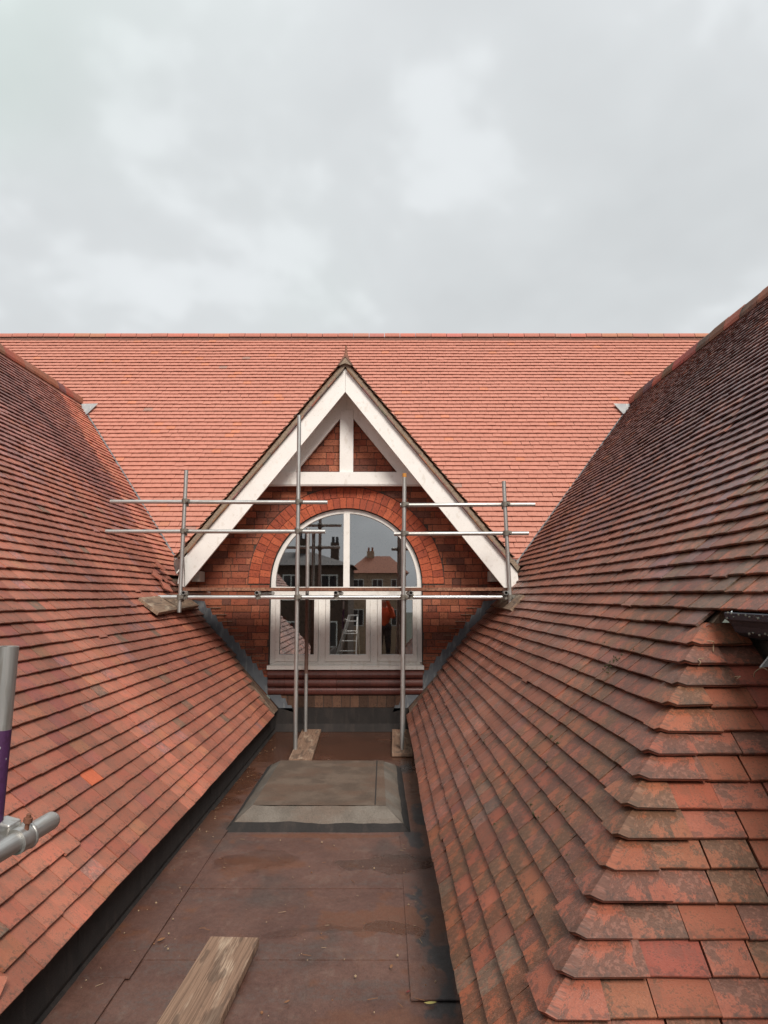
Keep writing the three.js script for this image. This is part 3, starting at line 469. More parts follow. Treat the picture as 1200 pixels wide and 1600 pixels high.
// ================================================================== main roof behind
{
  const g = thing('main_roof', 'long salmon pink new clay tiled roof slope behind the white gable', 'roof');
  const S = { O: at(0, 0, 12.1 - 2.0 / TM), U: V3(1, 0, 0), V: V3(0, SINM, -COSM), gauge: 0.118, from: -2, to: 64, seed: 23, rough: 0.78, wave: 0.007, bow: 0.014, slip: 0.003, roll: 0.010 };
  const vr = 5.66 / SINM;
  S.start = (i) => -10.2 + (i & 1) * TW / 2; S.end = () => 9.6;
  S.keep = (P) => { const y = P.y - EYE, d = -P.z; return y < 5.62 && y > leftY(P.x) - 0.16 && y > rightY(P.x) - 0.16 && y > dormY(P.x) - 0.02 && d > 9.95; };
  S.pick = (P, u, v, i, r) => { const a = Math.floor(r() * 4), b = r(), t = 0.955 + 0.08 * r(), n = oldTop(u * 0.5, v * 0.5 + 9); if (b < 0.0025) return [a, [0.75, 1.0, 1.1]]; if (b < 0.02) return [a, [1.12 * t, 1.02 * t, 0.85 * t]]; return [a, [t * 1.02, t * (0.99 + 0.06 * (n - 0.5)), t * (0.99 + 0.1 * (n - 0.5))]]; };
  tileRoof(g, S);
  const v0 = 0.1 / SINM, va = 3.05 / SINM;
  deck(g, S, [[-10.2, v0], [XC - 2.35, v0], [XC, va], [XC + 2.35, v0], [9.6, v0], [9.6, vr], [-10.2, vr]], 0.016);
  deck(g, { O: at(0, 0, MAIN_RIDGE_D + 5.66 / TM), U: V3(1, 0, 0), V: V3(0, SINM, COSM) }, [[-10.2, 0], [9.6, 0], [9.6, vr], [-10.2, vr]], 0.016, 0.03, M.deck, 'far_slope');
  const r = rng(37);
  for (let x = -9.9; x < 8.6; x += 0.342) {
    const geo = new THREE.CylinderGeometry(0.112, 0.112, 0.330, 14, 1, false, -Math.PI / 2, Math.PI); geo.rotateZ(Math.PI / 2); geo.rotateX(-Math.PI / 2);
    const q = boxUV(geo), y = 5.655 + 0.006 * (r() - 0.5);
    q.translate(x + 0.165, EYE + y, -MAIN_RIDGE_D); part('ridge_tile', clayPiece(q, Math.floor(r() * 4), 3), tileMat(0.78, [1.0, 0.86, 0.84].map((k) => k * (0.82 + 0.16 * r()))), g);
  }
  part('mortar_bed', ebox(-9.9, 8.6, 5.50, 5.66, MAIN_RIDGE_D - 0.085, MAIN_RIDGE_D + 0.085), std({ map: rep(mortarMap, 3, 3), color: rgb(2.6, 1.9, 1.8), roughness: 0.95 }), g);
  // lead along both valleys and small lead saddles where the wing ridges run in
  for (const s of [-1, 1]) {
    const X = (y) => (s < 0 ? LX - (y - EAVE_Y) / T : RX + (y - EAVE_Y) / T), D = (y) => 12.1 + (y - 2.0) / TM;
    const a = at(X(0.35), 0.35 + 0.03, D(0.35) - 0.01), b = at(X(3.66), 3.66 + 0.03, D(3.66) - 0.01);
    part('valley_lead', beam(a, b, 0.034, 0.03), M.lead, g);
    const xe = X(3.62), de = D(3.62), k = -s;
    part('lead_saddle', prism([[0, 0.02], [0.30 * k, 0.03], [0.20 * k, -0.30], [0.10 * k, -0.42]].map(([x, y]) => [x, y]), (x, y, t) => at(xe + x + 0.02 * k, 3.62 + y * SINM + 0.05 - t * 0.6, de + y * COSM - 0.055 + t * 0.6), 0.01), M.paleLead, g);
  }
}

// ================================================================== gable dormer
{
  const g = thing('gable_dormer', 'red brick gable with white bargeboards and a big arched white window', 'gable');
  // --- brick wall: a mortar backing with the opening cut out, bricks standing proud of it
  const OX = 1.045, SPR = 0.155, SILL = -0.995, R0 = 1.045, RING = 0.150;
  const shape = new THREE.Shape(); shape.moveTo(XC - 2.46, -0.1); shape.lineTo(XC - 0.55, -1.78); shape.lineTo(XC + 1.0, -1.78); shape.lineTo(XC + 2.46, -0.1); shape.lineTo(XC + 2.35, 0.16); shape.lineTo(XC, 3.02); shape.lineTo(XC - 2.35, 0.16); shape.closePath();
  const hole = new THREE.Path(); hole.moveTo(XC - OX, SILL); hole.lineTo(XC + OX, SILL); hole.lineTo(XC + OX, SPR); hole.absarc(XC, SPR, OX, 0, Math.PI, false); hole.lineTo(XC - OX, SILL); shape.holes.push(hole);
  const wg = new THREE.ExtrudeGeometry(shape, { depth: 0.28, bevelEnabled: false, curveSegments: 40 }); wg.translate(0, EYE, -(WALL + 0.012) - 0.28);
  const wall = part('brick_wall', boxUV(wg), M.mortar, g);
  const r = rng(41), brickTints = [[0.30, 0.082, 0.045], [0.25, 0.066, 0.038], [0.335, 0.105, 0.058], [0.20, 0.062, 0.040], [0.275, 0.088, 0.052], [0.23, 0.070, 0.036], [0.36, 0.120, 0.070], [0.155, 0.058, 0.042]];
  const brickMats = brickTints.map((t, k) => std({ map: rep(brickMap, 2.3, 2.3), color: rgb(t[0] * 1.22, t[1] * 1.22, t[2] * 1.18), roughness: 0.85, bumpMap: rep(grainMap, 3, 3), bumpScale: 0.003 }));
  brickMats.forEach((m, k) => { m.map.offset.set(k * 0.37, k * 0.61); });
  const archMats = [[0.36, 0.074, 0.034], [0.31, 0.062, 0.030], [0.41, 0.092, 0.044], [0.275, 0.056, 0.030]].map((t) => std({ map: rep(brickMap, 2.3, 2.3), color: rgb(t[0] * 1.3, t[1] * 1.35, t[2] * 1.3), roughness: 0.82, bumpMap: rep(grainMap, 3, 3), bumpScale: 0.002 }));
  const clip = (poly, nx, ny, c) => { const out = []; for (let i = 0; i < poly.length; i++) { const a = poly[i], b = poly[(i + 1) % poly.length], da = nx * a[0] + ny * a[1] - c, db = nx * b[0] + ny * b[1] - c; if (da >= 0) out.push(a); if ((da >= 0) !== (db >= 0)) { const t = da / (da - db); out.push([mix(a[0], b[0], t), mix(a[1], b[1], t)]); } } return out; };
  const area = (p) => { let s = 0; for (let i = 0; i < p.length; i++) { const a = p[i], b = p[(i + 1) % p.length]; s += a[0] * b[1] - a[1] * b[0]; } return Math.abs(s / 2); };
  const CO = 0.0925, bricks = [];
  for (let j = 0; j < 48; j++) {
    const y0 = -1.335 + j * CO, y1 = y0 + CO - 0.009; if (y0 > 2.7) break;
    let x = XC - 2.6 + (j % 2) * 0.182 + (j % 4 > 1 ? 0.03 : 0), k = j % 2;
    while (x < XC + 2.6) {
      const len = (k++ % 2 ? 0.118 : 0.243) + (r() - 0.5) * 0.010 + (r() < 0.12 ? -0.06 : 0), x0 = x, x1 = x + len - 0.008; x += len;
      const dy = (r() - 0.5) * 0.003; let p = [[x0, y0 + dy], [x1, y0 + dy], [x1, y1 + dy], [x0, y1 + dy]];
      for (const s of [-1, 1]) p = clip(p, -s * TD, -1, -3.02 - s * TD * XC);
      // below the roof slopes on either side only the part above them shows
      p = clip(p, T, 1, EAVE_Y + T * LX - 0.06); p = clip(p, -T, 1, EAVE_Y - T * RX - 0.06);
      const cx = (x0 + x1) / 2 - XC, cy = (y0 + y1) / 2 - SPR;
      if (cy > 0) { const q = Math.hypot(cx, cy), R = R0 + 2 * RING + 0.008; p = clip(p, cx / q, cy / q, R + (cx * XC + cy * SPR) / q); }
      else if (cy + SPR > SILL - 0.02) { const s = Math.sign(cx) || 1; p = clip(p, s, 0, s * XC + OX + 0.008 - 0); if (cy + CO > 0 && cy > -CO * 0.5) { const q = Math.abs(cx); if (q < R0 + 2 * RING) p = p; } }
      else p = clip(p, Math.sign(cx) || 1, 0, (Math.sign(cx) || 1) * XC + 1.04);
      if (p.length < 3 || area(p) < 0.0016) continue;
      bricks.push({ p, m: Math.floor(r() * 8), out: (r() - 0.5) * 0.005, a: area(p) + (Math.abs(y0) < 1.6 ? 0.01 : 0), dirty: r() });
    }
  }
  bricks.sort((a, b) => b.a - a.a);
  bricks.slice(0, 300).forEach((b) => part('brick', prism(b.p, facing(WALL + b.out), 0.03), brickMats[b.m], wall));
  const restG = bricks.slice(300).map((b) => { const q = prism(b.p, facing(WALL + b.out), 0.03), t = brickTints[b.m], c = new Float32Array(q.attributes.position.count * 3); for (let i = 0; i < c.length; i++) c[i] = t[i % 3] * [1.22, 1.22, 1.18][i % 3]; q.setAttribute('color', new THREE.BufferAttribute(c, 3)); return q; });
  if (restG.length) part('brick_field', mergeGeometries(restG), std({ map: rep(brickMap, 2.3, 2.3), vertexColors: true, roughness: 0.85, bumpMap: rep(grainMap, 3, 3), bumpScale: 0.003 }), wall).userData.kind = 'stuff';
  // two rings of arch bricks
  [[R0 + 0.004, 38], [R0 + RING + 0.004, 43]].forEach(([ra, n], ring) => {
    for (let k = 0; k < n; k++) {
      const a0 = Math.PI * k / n + 0.0028, a1 = Math.PI * (k + 1) / n - 0.0028, rb = ra + RING - 0.007 + 0.003 * (r() - 0.5), p = [[a0, ra], [a1, ra], [a1, rb], [a0, rb]].map(([a, q]) => [XC + q * Math.cos(a), SPR + q * Math.sin(a)]);
      part('arch_brick', prism(p, facing(WALL - 0.002 + (r() - 0.5) * 0.005), 0.03), archMats[Math.floor(r() * 4)], wall);
    }
  });
  // dirty course of bricks on end under the moulding, with felt upstand below
  const dirtyMats = [0.5, 0.75, 1.05].map((k) => std({ map: rep(brickMap, 2.3, 2.3), color: rgb(0.15 * k, 0.075 * k, 0.048 * k), roughness: 0.9, bumpMap: rep(grainMap, 3, 3), bumpScale: 0.003 }));
  for (let x = XC - 1.02; x < XC + 0.98; x += 0.121) part('end_brick', ebox(x, x + 0.113, -1.500, -1.345, WALL + (r() - 0.5) * 0.006, WALL + 0.03, 0.003), dirtyMats[Math.floor(r() * 3)], wall);
  part('felt_upstand', ebox(-1.50, 0.60, -1.83, -1.503, WALL - 0.012, WALL + 0.03, 0.003), M.darkFelt, g);
  part('felt_fillet', prism([[0, 0], [0.09, 0], [0, 0.09]], (x, y, t) => at(-1.50 + t, -1.80 + y, WALL - 0.012 - x), 2.1), M.darkFelt, g);
  // three rolls of moulded brown brick under the sill
  const mm = [1, 0.85, 1.12].map((k) => std({ map: rep(brickMap, 2.3, 2.3), color: rgb(0.125 * k, 0.034 * k, 0.026 * k), roughness: 0.42 }));
  [[-1.062, 0.060, 0.062], [-1.175, 0.058, 0.050], [-1.283, 0.052, 0.030]].forEach(([y, h, out]) => {
    for (let k = 0; k < 9; k++) {
      const x0 = XC - 1.045 + k * 0.2322, prof = [[0.10, -h]]; for (let q = 0; q <= 8; q++) { const a = -Math.PI / 2 + Math.PI * q / 8; prof.push([-out * 0.35 - Math.cos(a) * out * 0.9, Math.sin(a) * (h - 0.004)]); } prof.push([0.10, h]);
      part('moulding_brick', prism(prof, (zz, yy, t) => at(x0 + t, y + yy, WALL + zz), 0.2295), mm[Math.floor(r() * 3)], wall);
    }
  });
  // --- window
  const win = part('window', (() => {                  // outer frame: arch ring, jambs, transom, mullion
    const s = new THREE.Shape(); s.moveTo(XC - 1.035, -0.94); s.lineTo(XC + 1.035, -0.94); s.lineTo(XC + 1.035, SPR); s.absarc(XC, SPR, 1.035, 0, Math.PI, false); s.closePath();
    const up = (x0, x1, a0, a1) => { const h = new THREE.Path(); const R = 0.980; h.moveTo(x0, 0.11); h.lineTo(x1, 0.11); const A0 = Math.asin(Math.max(0, Math.min(1, 0))) ; if (a0 === 0) { h.lineTo(XC + R, SPR); h.absarc(XC, SPR, R, 0, a1, false); } else { h.lineTo(x1, SPR + Math.sqrt(R * R - (x1 - XC) ** 2)); h.absarc(XC, SPR, R, a0, Math.PI, false); } h.closePath(); s.holes.push(h); };
    const hw = 0.040, aa = Math.acos(hw / 0.980); up(XC + hw, XC + 0.980, 0, aa); up(XC - 0.980, XC - hw, Math.PI - aa, Math.PI);
    for (const [x0, x1] of [[-1.49, -0.895], [-0.805, -0.185], [-0.095, 0.455]]) { const h = new THREE.Path(); h.moveTo(x0, -0.90); h.lineTo(x1, -0.90); h.lineTo(x1, -0.005); h.lineTo(x0, -0.005); h.closePath(); s.holes.push(h); }
    const q = new THREE.ExtrudeGeometry(s, { depth: 0.06, bevelEnabled: true, bevelSize: 0.004, bevelThickness: 0.004, bevelSegments: 1, curveSegments: 40 }); q.translate(0, EYE, -(WALL + 0.06) - 0.06); return boxUV(q);
  })(), M.upvc, g, 'white plastic window with an arched head and three casements');
  for (const [x0, x1] of [[-1.482, -0.903], [-0.797, -0.193], [-0.087, 0.447]]) {
    const s = new THREE.Shape(); s.moveTo(x0, -0.892); s.lineTo(x1, -0.892); s.lineTo(x1, -0.013); s.lineTo(x0, -0.013); s.closePath();
    const h = new THREE.Path(), k = 0.052; h.moveTo(x0 + k, -0.898 + k + 0.04); h.lineTo(x1 - k, -0.898 + k + 0.04); h.lineTo(x1 - k, -0.007 - k); h.lineTo(x0 + k, -0.007 - k); h.closePath(); s.holes.push(h);
    const q = new THREE.ExtrudeGeometry(s, { depth: 0.05, bevelEnabled: true, bevelSize: 0.003, bevelThickness: 0.006, bevelSegments: 2 }); q.translate(0, EYE, -(WALL + 0.038) - 0.05); part('casement', boxUV(q), M.upvc, win);
    part('pane', new THREE.PlaneGeometry(x1 - x0 - 2 * k + 0.02, 0.891 - 2 * k - 0.02).translate((x0 + x1) / 2, EYE - 0.4325, -(WALL + 0.075)), M.glass, win);
    part('handle', ebox((x0 + x1) / 2 - 0.05, (x0 + x1) / 2 + 0.05, -0.075, -0.06, WALL + 0.1, WALL + 0.115), M.fitting, win);
  }
  for (const s of [-1, 1]) {
    const q = new THREE.Shape(), R = 0.988, hw = 0.03, aa = Math.acos(hw / R);
    if (s > 0) { q.moveTo(XC + hw, 0.10); q.lineTo(XC + R, 0.10); q.lineTo(XC + R, SPR); q.absarc(XC, SPR, R, 0, aa, false); } else { q.moveTo(XC - R, 0.10); q.lineTo(XC - hw, 0.10); q.lineTo(XC - hw, SPR + Math.sqrt(R * R - hw * hw)); q.absarc(XC, SPR, R, Math.PI - aa, Math.PI, false); }
    q.closePath(); part('pane', new THREE.ShapeGeometry(q, 40).translate(0, EYE, -(WALL + 0.09 + 0.001 * s)), M.glass, win);
  }
  part('sill', ebox(XC - 1.06, XC + 1.06, -0.998, -0.942, WALL - 0.06, WALL + 0.12, 0.006), M.upvc, win);
  // --- white timber: bargeboards, soffits, inner truss
  const D0 = 9.30;
  for (const s of [-1, 1]) {
    const o = (x) => 3.035 - TD * x, n = (x) => 2.718 - 1.258 * x, e = s < 0 ? 2.11 : 2.24;
    part('bargeboard', prism([[0.0015, o(0.0015)], [0.0015, n(0.0015)], [e - 0.03, n(e - 0.03)], [e + 0.06, n(e) + 0.09], [e + 0.02, o(e + 0.02)]].map(([x, y]) => [XC + s * x, y]), facing(D0), 0.045), M.white, g);
    part('soffit', prism([[0, o(0) - 0.06], [0, o(0) - 0.085], [2.2, o(2.2) - 0.085], [2.2, o(2.2) - 0.06]].map(([x, y]) => [XC + s * x, y]), facing(D0 + 0.046), 0.46), M.white, g);
    part('truss_rafter', prism([[0.001, o(0) - 0.087], [0.001, 2.565], [0.855, 1.507], [1.185, 1.507]].map(([x, y]) => [XC + s * x, y]), facing(9.70), 0.06), M.white, g);
    // undercloak and bedding mortar on top of the board, below the verge tiles
    part('verge_mortar', prism([[0, o(0) + 0.026], [e + 0.02, o(e + 0.02) + 0.026], [e + 0.05, o(e) + 0.050], [0, o(0) + 0.082]].map(([x, y]) => [XC + s * x, y]), facing(9.268), 0.11), M.bedding, g);
    const ru = rng(140 + s), len = 0.168 / Math.hypot(1, TD);
    for (let k = 0; k < 20; k++) { const xa = 0.02 + k * len, xb = xa + len - 0.003, dy = 0.006 * (ru() - 0.5); if (xb > e + 0.03) break; part('undercloak_tile', clayPiece(prism([[xa, o(xa) + 0.003], [xb, o(xb) + 0.003], [xb, o(xb) + 0.024 + dy], [xa, o(xa) + 0.024 + dy]].map(([x, y]) => [XC + s * x, y]), facing(9.245 + 0.008 * ru()), 0.14), ru() < 0.5 ? 8 + k % 4 : 12 + k % 4, k), tileMat(0.8, [1.35, 1.5, 1.45].map((q) => q * (0.8 + 0.4 * ru()))), g); }
  }
  part('king_post', ebox(XC - 0.094, XC + 0.094, 1.688, 2.57, 9.685, 9.699, 0.004), M.white, g);
  part('collar_beam', prism([[-1.20, 1.512], [1.20, 1.512], [1.17, 1.687], [-1.17, 1.687]].map(([x, y]) => [XC + x, y]), facing(9.66), 0.10), M.white, g);
  part('collar_drip', ebox(XC - 1.19, XC + 1.19, 1.496, 1.511, 9.67, 9.75, 0.003), M.white, g);
  // purlin ends under the verge feet
  for (const s of [-1, 1]) part('bracket_block', ebox(XC + s * 1.99 - 0.05, XC + s * 1.99 + 0.05, 0.18, 0.32, 9.5, 9.79, 0.004), std({ map: rep(paintMap, 1, 1), color: rgb(0.5, 0.48, 0.45), roughness: 0.7 }), g);
  // --- tiles of the little roof
  const SD = TD / Math.hypot(1, TD), CD = 1 / Math.hypot(1, TD);
  for (const s of [-1, 1]) {
    const S = { O: at(XC + s * 2.20, dormY(XC + 2.20), 0), U: dirZ, V: V3(-s * CD, SD, 0), gauge: 0.105, from: 0, to: 33, seed: 60 + s, rough: 0.75, own: 0, wave: 0.006, bow: 0.012 };
    S.start = (i) => 9.235 + (i % 2) * 0.004 - (i % 2 ? 0 : 0); S.end = () => 12.9;
    S.keep = (P) => P.y - EYE > mainY(-P.z) - 0.12 && s * (P.x - XC) > 0.02 && P.y - EYE > (s < 0 ? leftY(P.x) : rightY(P.x)) - 0.02;
    S.pick = (P, u, v, i, rr) => [8 + Math.floor(rr() * 8), band(rr, 0.3).map((q, k) => q * [1.35, 1.3, 1.15][k])];
    tileRoof(g, S);
    deck(g, S, [[9.27, 0.02], [10.6, 0.02], [12.8, 3.3], [9.27, 3.38]], 0.004, 0.02);
  }
  for (let d = 9.22; d < 12.9; d += 0.31) { const prof = [[-0.105, -0.135], [-0.02, 0.003], [0.02, 0.003], [0.105, -0.135], [0.088, -0.135], [0, -0.015], [-0.088, -0.135]]; part('ridge_tile', clayPiece(prism(prof, (x, y, t) => at(XC + x, 3.195 + y, d + t), 0.303), 12, 5), tileMat(0.75, [1.2, 1.0, 0.9]), g); }
  part('ridge_mortar', prism([[-0.085, -0.13], [0, -0.02], [0.085, -0.13], [0, -0.10]], (x, y, t) => at(XC + x, 3.19 + y, 9.226 + t), 0.1), M.bedding, g);
  const fin = new THREE.LatheGeometry([[0.0, -0.05], [0.05, -0.05], [0.046, 0.0], [0.028, 0.03], [0.020, 0.07], [0.016, 0.10], [0.012, 0.14], [0.015, 0.15], [0.010, 0.165], [0, 0.17]].map(([x, y]) => new THREE.Vector2(x, y)), 10); fin.translate(XC + 0.005, EYE + 3.20, -9.33);
  part('finial', clayPiece(boxUV(fin), 13, 4), tileMat(0.75, [1.5, 1.0, 0.75]), g, 'small clay spike at the gable peak');
  // --- stepped lead flashing where the wing roofs meet the wall
  for (const s of [-1, 1]) {
    const x0 = s < 0 ? LX : RX, n = 15, pts = [], Y = (k) => EAVE_Y + 0.14 + k * CO;
    const edge = (y) => x0 + s * (y - EAVE_Y) / T, yTop = -0.02;
    pts.push([edge(EAVE_Y + 0.02), EAVE_Y + 0.02]);
    for (let k = -1; k < n && Y(k) < yTop; k++) { const y = Y(k), xe = edge(y) - s * 0.225; pts.push([xe, y - CO + 0.004], [xe + s * 0.03, y + 0.002]); }
    pts.push([edge(yTop) + s * 0.05, yTop - 0.03]);
    part('stepped_flashing', prism(pts, facing(WALL - 0.012), 0.006), M.slateFlashing, g);
    for (let k = 1; k < n - 1 && Y(k) < yTop; k++) { const y = Y(k), xe = edge(y) - s * 0.21; part('pointing', ebox(Math.min(xe - s * 0.13, xe + s * 0.02), Math.max(xe - s * 0.13, xe + s * 0.02), y + 0.001, y + 0.012, WALL - 0.014, WALL + 0.01), std({ map: rep(mortarMap, 3, 3), color: rgb(2.6, 2.2, 1.9), roughness: 0.95 }), g); }
    // lead dressed from the foot of the bargeboard over the wing tiles
    const geo = new THREE.PlaneGeometry(1, 1, 14, 14), p = geo.attributes.position, up = V3(0, 0.06, 0.02);
    const cor = (s < 0 ? [at(-2.60, 0.50, 9.25), at(-3.12, 0.50, 10.55), at(-2.98, 0.34, 10.15), at(-2.57, 0.05, 9.25)] : [at(1.60, 0.50, 9.25), at(2.02, 0.50, 10.55), at(1.90, 0.36, 10.1), at(1.62, 0.05, 9.25)]).map((q) => q.add(up));
    for (let i = 0; i < p.count; i++) {
      const a = p.getX(i) + 0.5, b = 0.5 - p.getY(i), q = cor[0].clone().lerp(cor[1], a).lerp(cor[3].clone().lerp(cor[2], a), b), k = 0.05 * (fbm(a * 5 + 3 * s, b * 3, 3) - 0.5) + 0.018 * Math.sin(a * 14 + b * 5);
      p.setXYZ(i, q.x + k * 0.5, q.y + k - 0.06 * Math.sin(Math.PI * a), q.z + k);
    }
    geo.computeVertexNormals(); part('lead_apron', geo, new THREE.MeshStandardMaterial({ map: leadMap, color: rgb(1.5, 1.42, 1.3), roughness: 0.7, side: THREE.DoubleSide, bumpMap: grainMap, bumpScale: 0.003 }), g);
  }
}

// upstands of felt under both eaves
for (const s of [-1, 1]) {
  const g = thing('felt_kerb', s < 0 ? 'black felt upstand under the eave of the orange tiled roof' : 'black felt upstand under the eave of the brown weathered roof', 'kerb');
  const xi = s < 0 ? -1.463 : 0.365, cuts = s < 0 ? [-2.4, 1.1, 2.45, 3.62, 4.9, 6.2, 7.6, 9.78] : [-2.4, 2.2, 4.3, 6.4, 9.78], r = rng(80 + s);
  for (let k = 0; k + 1 < cuts.length; k++) part('felt_strip', prism([[0.02, -1.84], [-0.015, -1.745], [-0.004 - 0.004 * (k % 2), -1.55], [0.07, -1.545], [0.07, -1.84]], (x, y, t) => at(xi + s * x, y, cuts[k] - 0.03 + t), cuts[k + 1] - cuts[k] + 0.03), M.darkFelt, g);
  part('fillet', prism([[0, -1.80], [-0.022, -1.80], [0, -1.775]], (x, y, t) => at(xi + s * (x - 0.006), y, -2.4 + t), 12.18), M.darkFelt, g);
  part('eave_board', ebox(Math.min(xi + s * 0.02, xi + s * 0.11), Math.max(xi + s * 0.02, xi + s * 0.11), -1.548, -1.515, s < 0 ? 2.8 : 2.1, 9.77), M.deck, g);
}

// ================================================================== felt covered rooflight upstand
{
  const g = thing('roof_hatch', 'low grey felt covered hatch with sloping sides on the flat roof', 'hatch');
  const base = [[-1.22, 5.70], [0.195, 5.70], [0.17, 7.72], [-1.22, 7.75]], top = [[-1.05, 5.92], [0.015, 5.91], [-0.005, 7.46], [-1.05, 7.47]], yb = -1.80, yt = -1.672;
  const strip = (k, mat, name, lo, hi) => { const j = (k + 1) % 4, n = 30, pos = [], idx = []; for (let q = 0; q <= n; q++) for (let w = 0; w <= 3; w++) { const a = q / n, t = lo + (hi - lo + (name === 'skirt' ? 0.16 * (fbm(a * 9 + k * 5, 3, 4) - 0.5) : 0)) * w / 3, bx = mix(base[k][0], base[j][0], a), bd = mix(base[k][1], base[j][1], a), tx = mix(top[k][0], top[j][0], a), td = mix(top[k][1], top[j][1], a), e = 0.012 * (fbm(a * 6 + k * 9, t * 2, 3) - 0.5); const v = at(mix(bx, tx, t), (name === 'skirt' ? 0.003 : 0) + mix(yb, yt, (t < 0 ? t : Math.pow(t, 0.85))) + e, mix(bd, td, t)); pos.push(v.x, v.y, v.z); } for (let q = 0; q < n; q++) for (let w = 0; w < 3; w++) { const a = q * 4 + w, b = a + 4; idx.push(a, b, b + 1, a, b + 1, a + 1); } const geo = new THREE.BufferGeometry(); geo.setAttribute('position', new THREE.Float32BufferAttribute(pos, 3)); geo.setIndex(idx); const u = boxUV(geo); u.computeVertexNormals(); return part(name, u, mat, g); };
  const side = M.greyFelt.clone(); side.color = rgb(1.22, 1.24, 1.22);
  for (let k = 0; k < 4; k++) { strip(k, M.darkFelt, 'skirt', -0.10, 0.28); strip(k, side, 'sloping_side', 0.10, 1); }
  const N = 22, pos = [], idx = []; for (let a = 0; a <= N; a++) for (let b = 0; b <= N; b++) { const u = a / N, w = b / N, x = mix(mix(top[0][0], top[1][0], u), mix(top[3][0], top[2][0], u), w), d = mix(mix(top[0][1], top[1][1], u), mix(top[3][1], top[2][1], u), w), v = at(x, yt + 0.004 + 0.012 * (fbm(u * 4, w * 5, 3) - 0.5) * Math.min(1, 8 * Math.min(u, 1 - u, w, 1 - w)), d); pos.push(v.x, v.y, v.z); }
  for (let a = 0; a < N; a++) for (let b = 0; b < N; b++) { const k = a * (N + 1) + b; idx.push(k, k + N + 1, k + N + 2, k, k + N + 2, k + 1); }
  const geo = new THREE.BufferGeometry(); geo.setAttribute('position', new THREE.Float32BufferAttribute(pos, 3)); geo.setIndex(idx); const u = boxUV(geo); u.computeVertexNormals(); const brownTop = M.greyFelt.clone(); brownTop.color = rgb(1.0, 0.84, 0.72); part('top_sheet', u, brownTop, g);
  part('inner_box', ebox(-1.0, -0.05, -1.80, -1.70, 6.0, 7.4), M.deck, g);
  part('cap_seam', ebox(-0.075, -0.066, yt + 0.002, yt + 0.010, 5.93, 7.45), M.darkFelt, g);
}

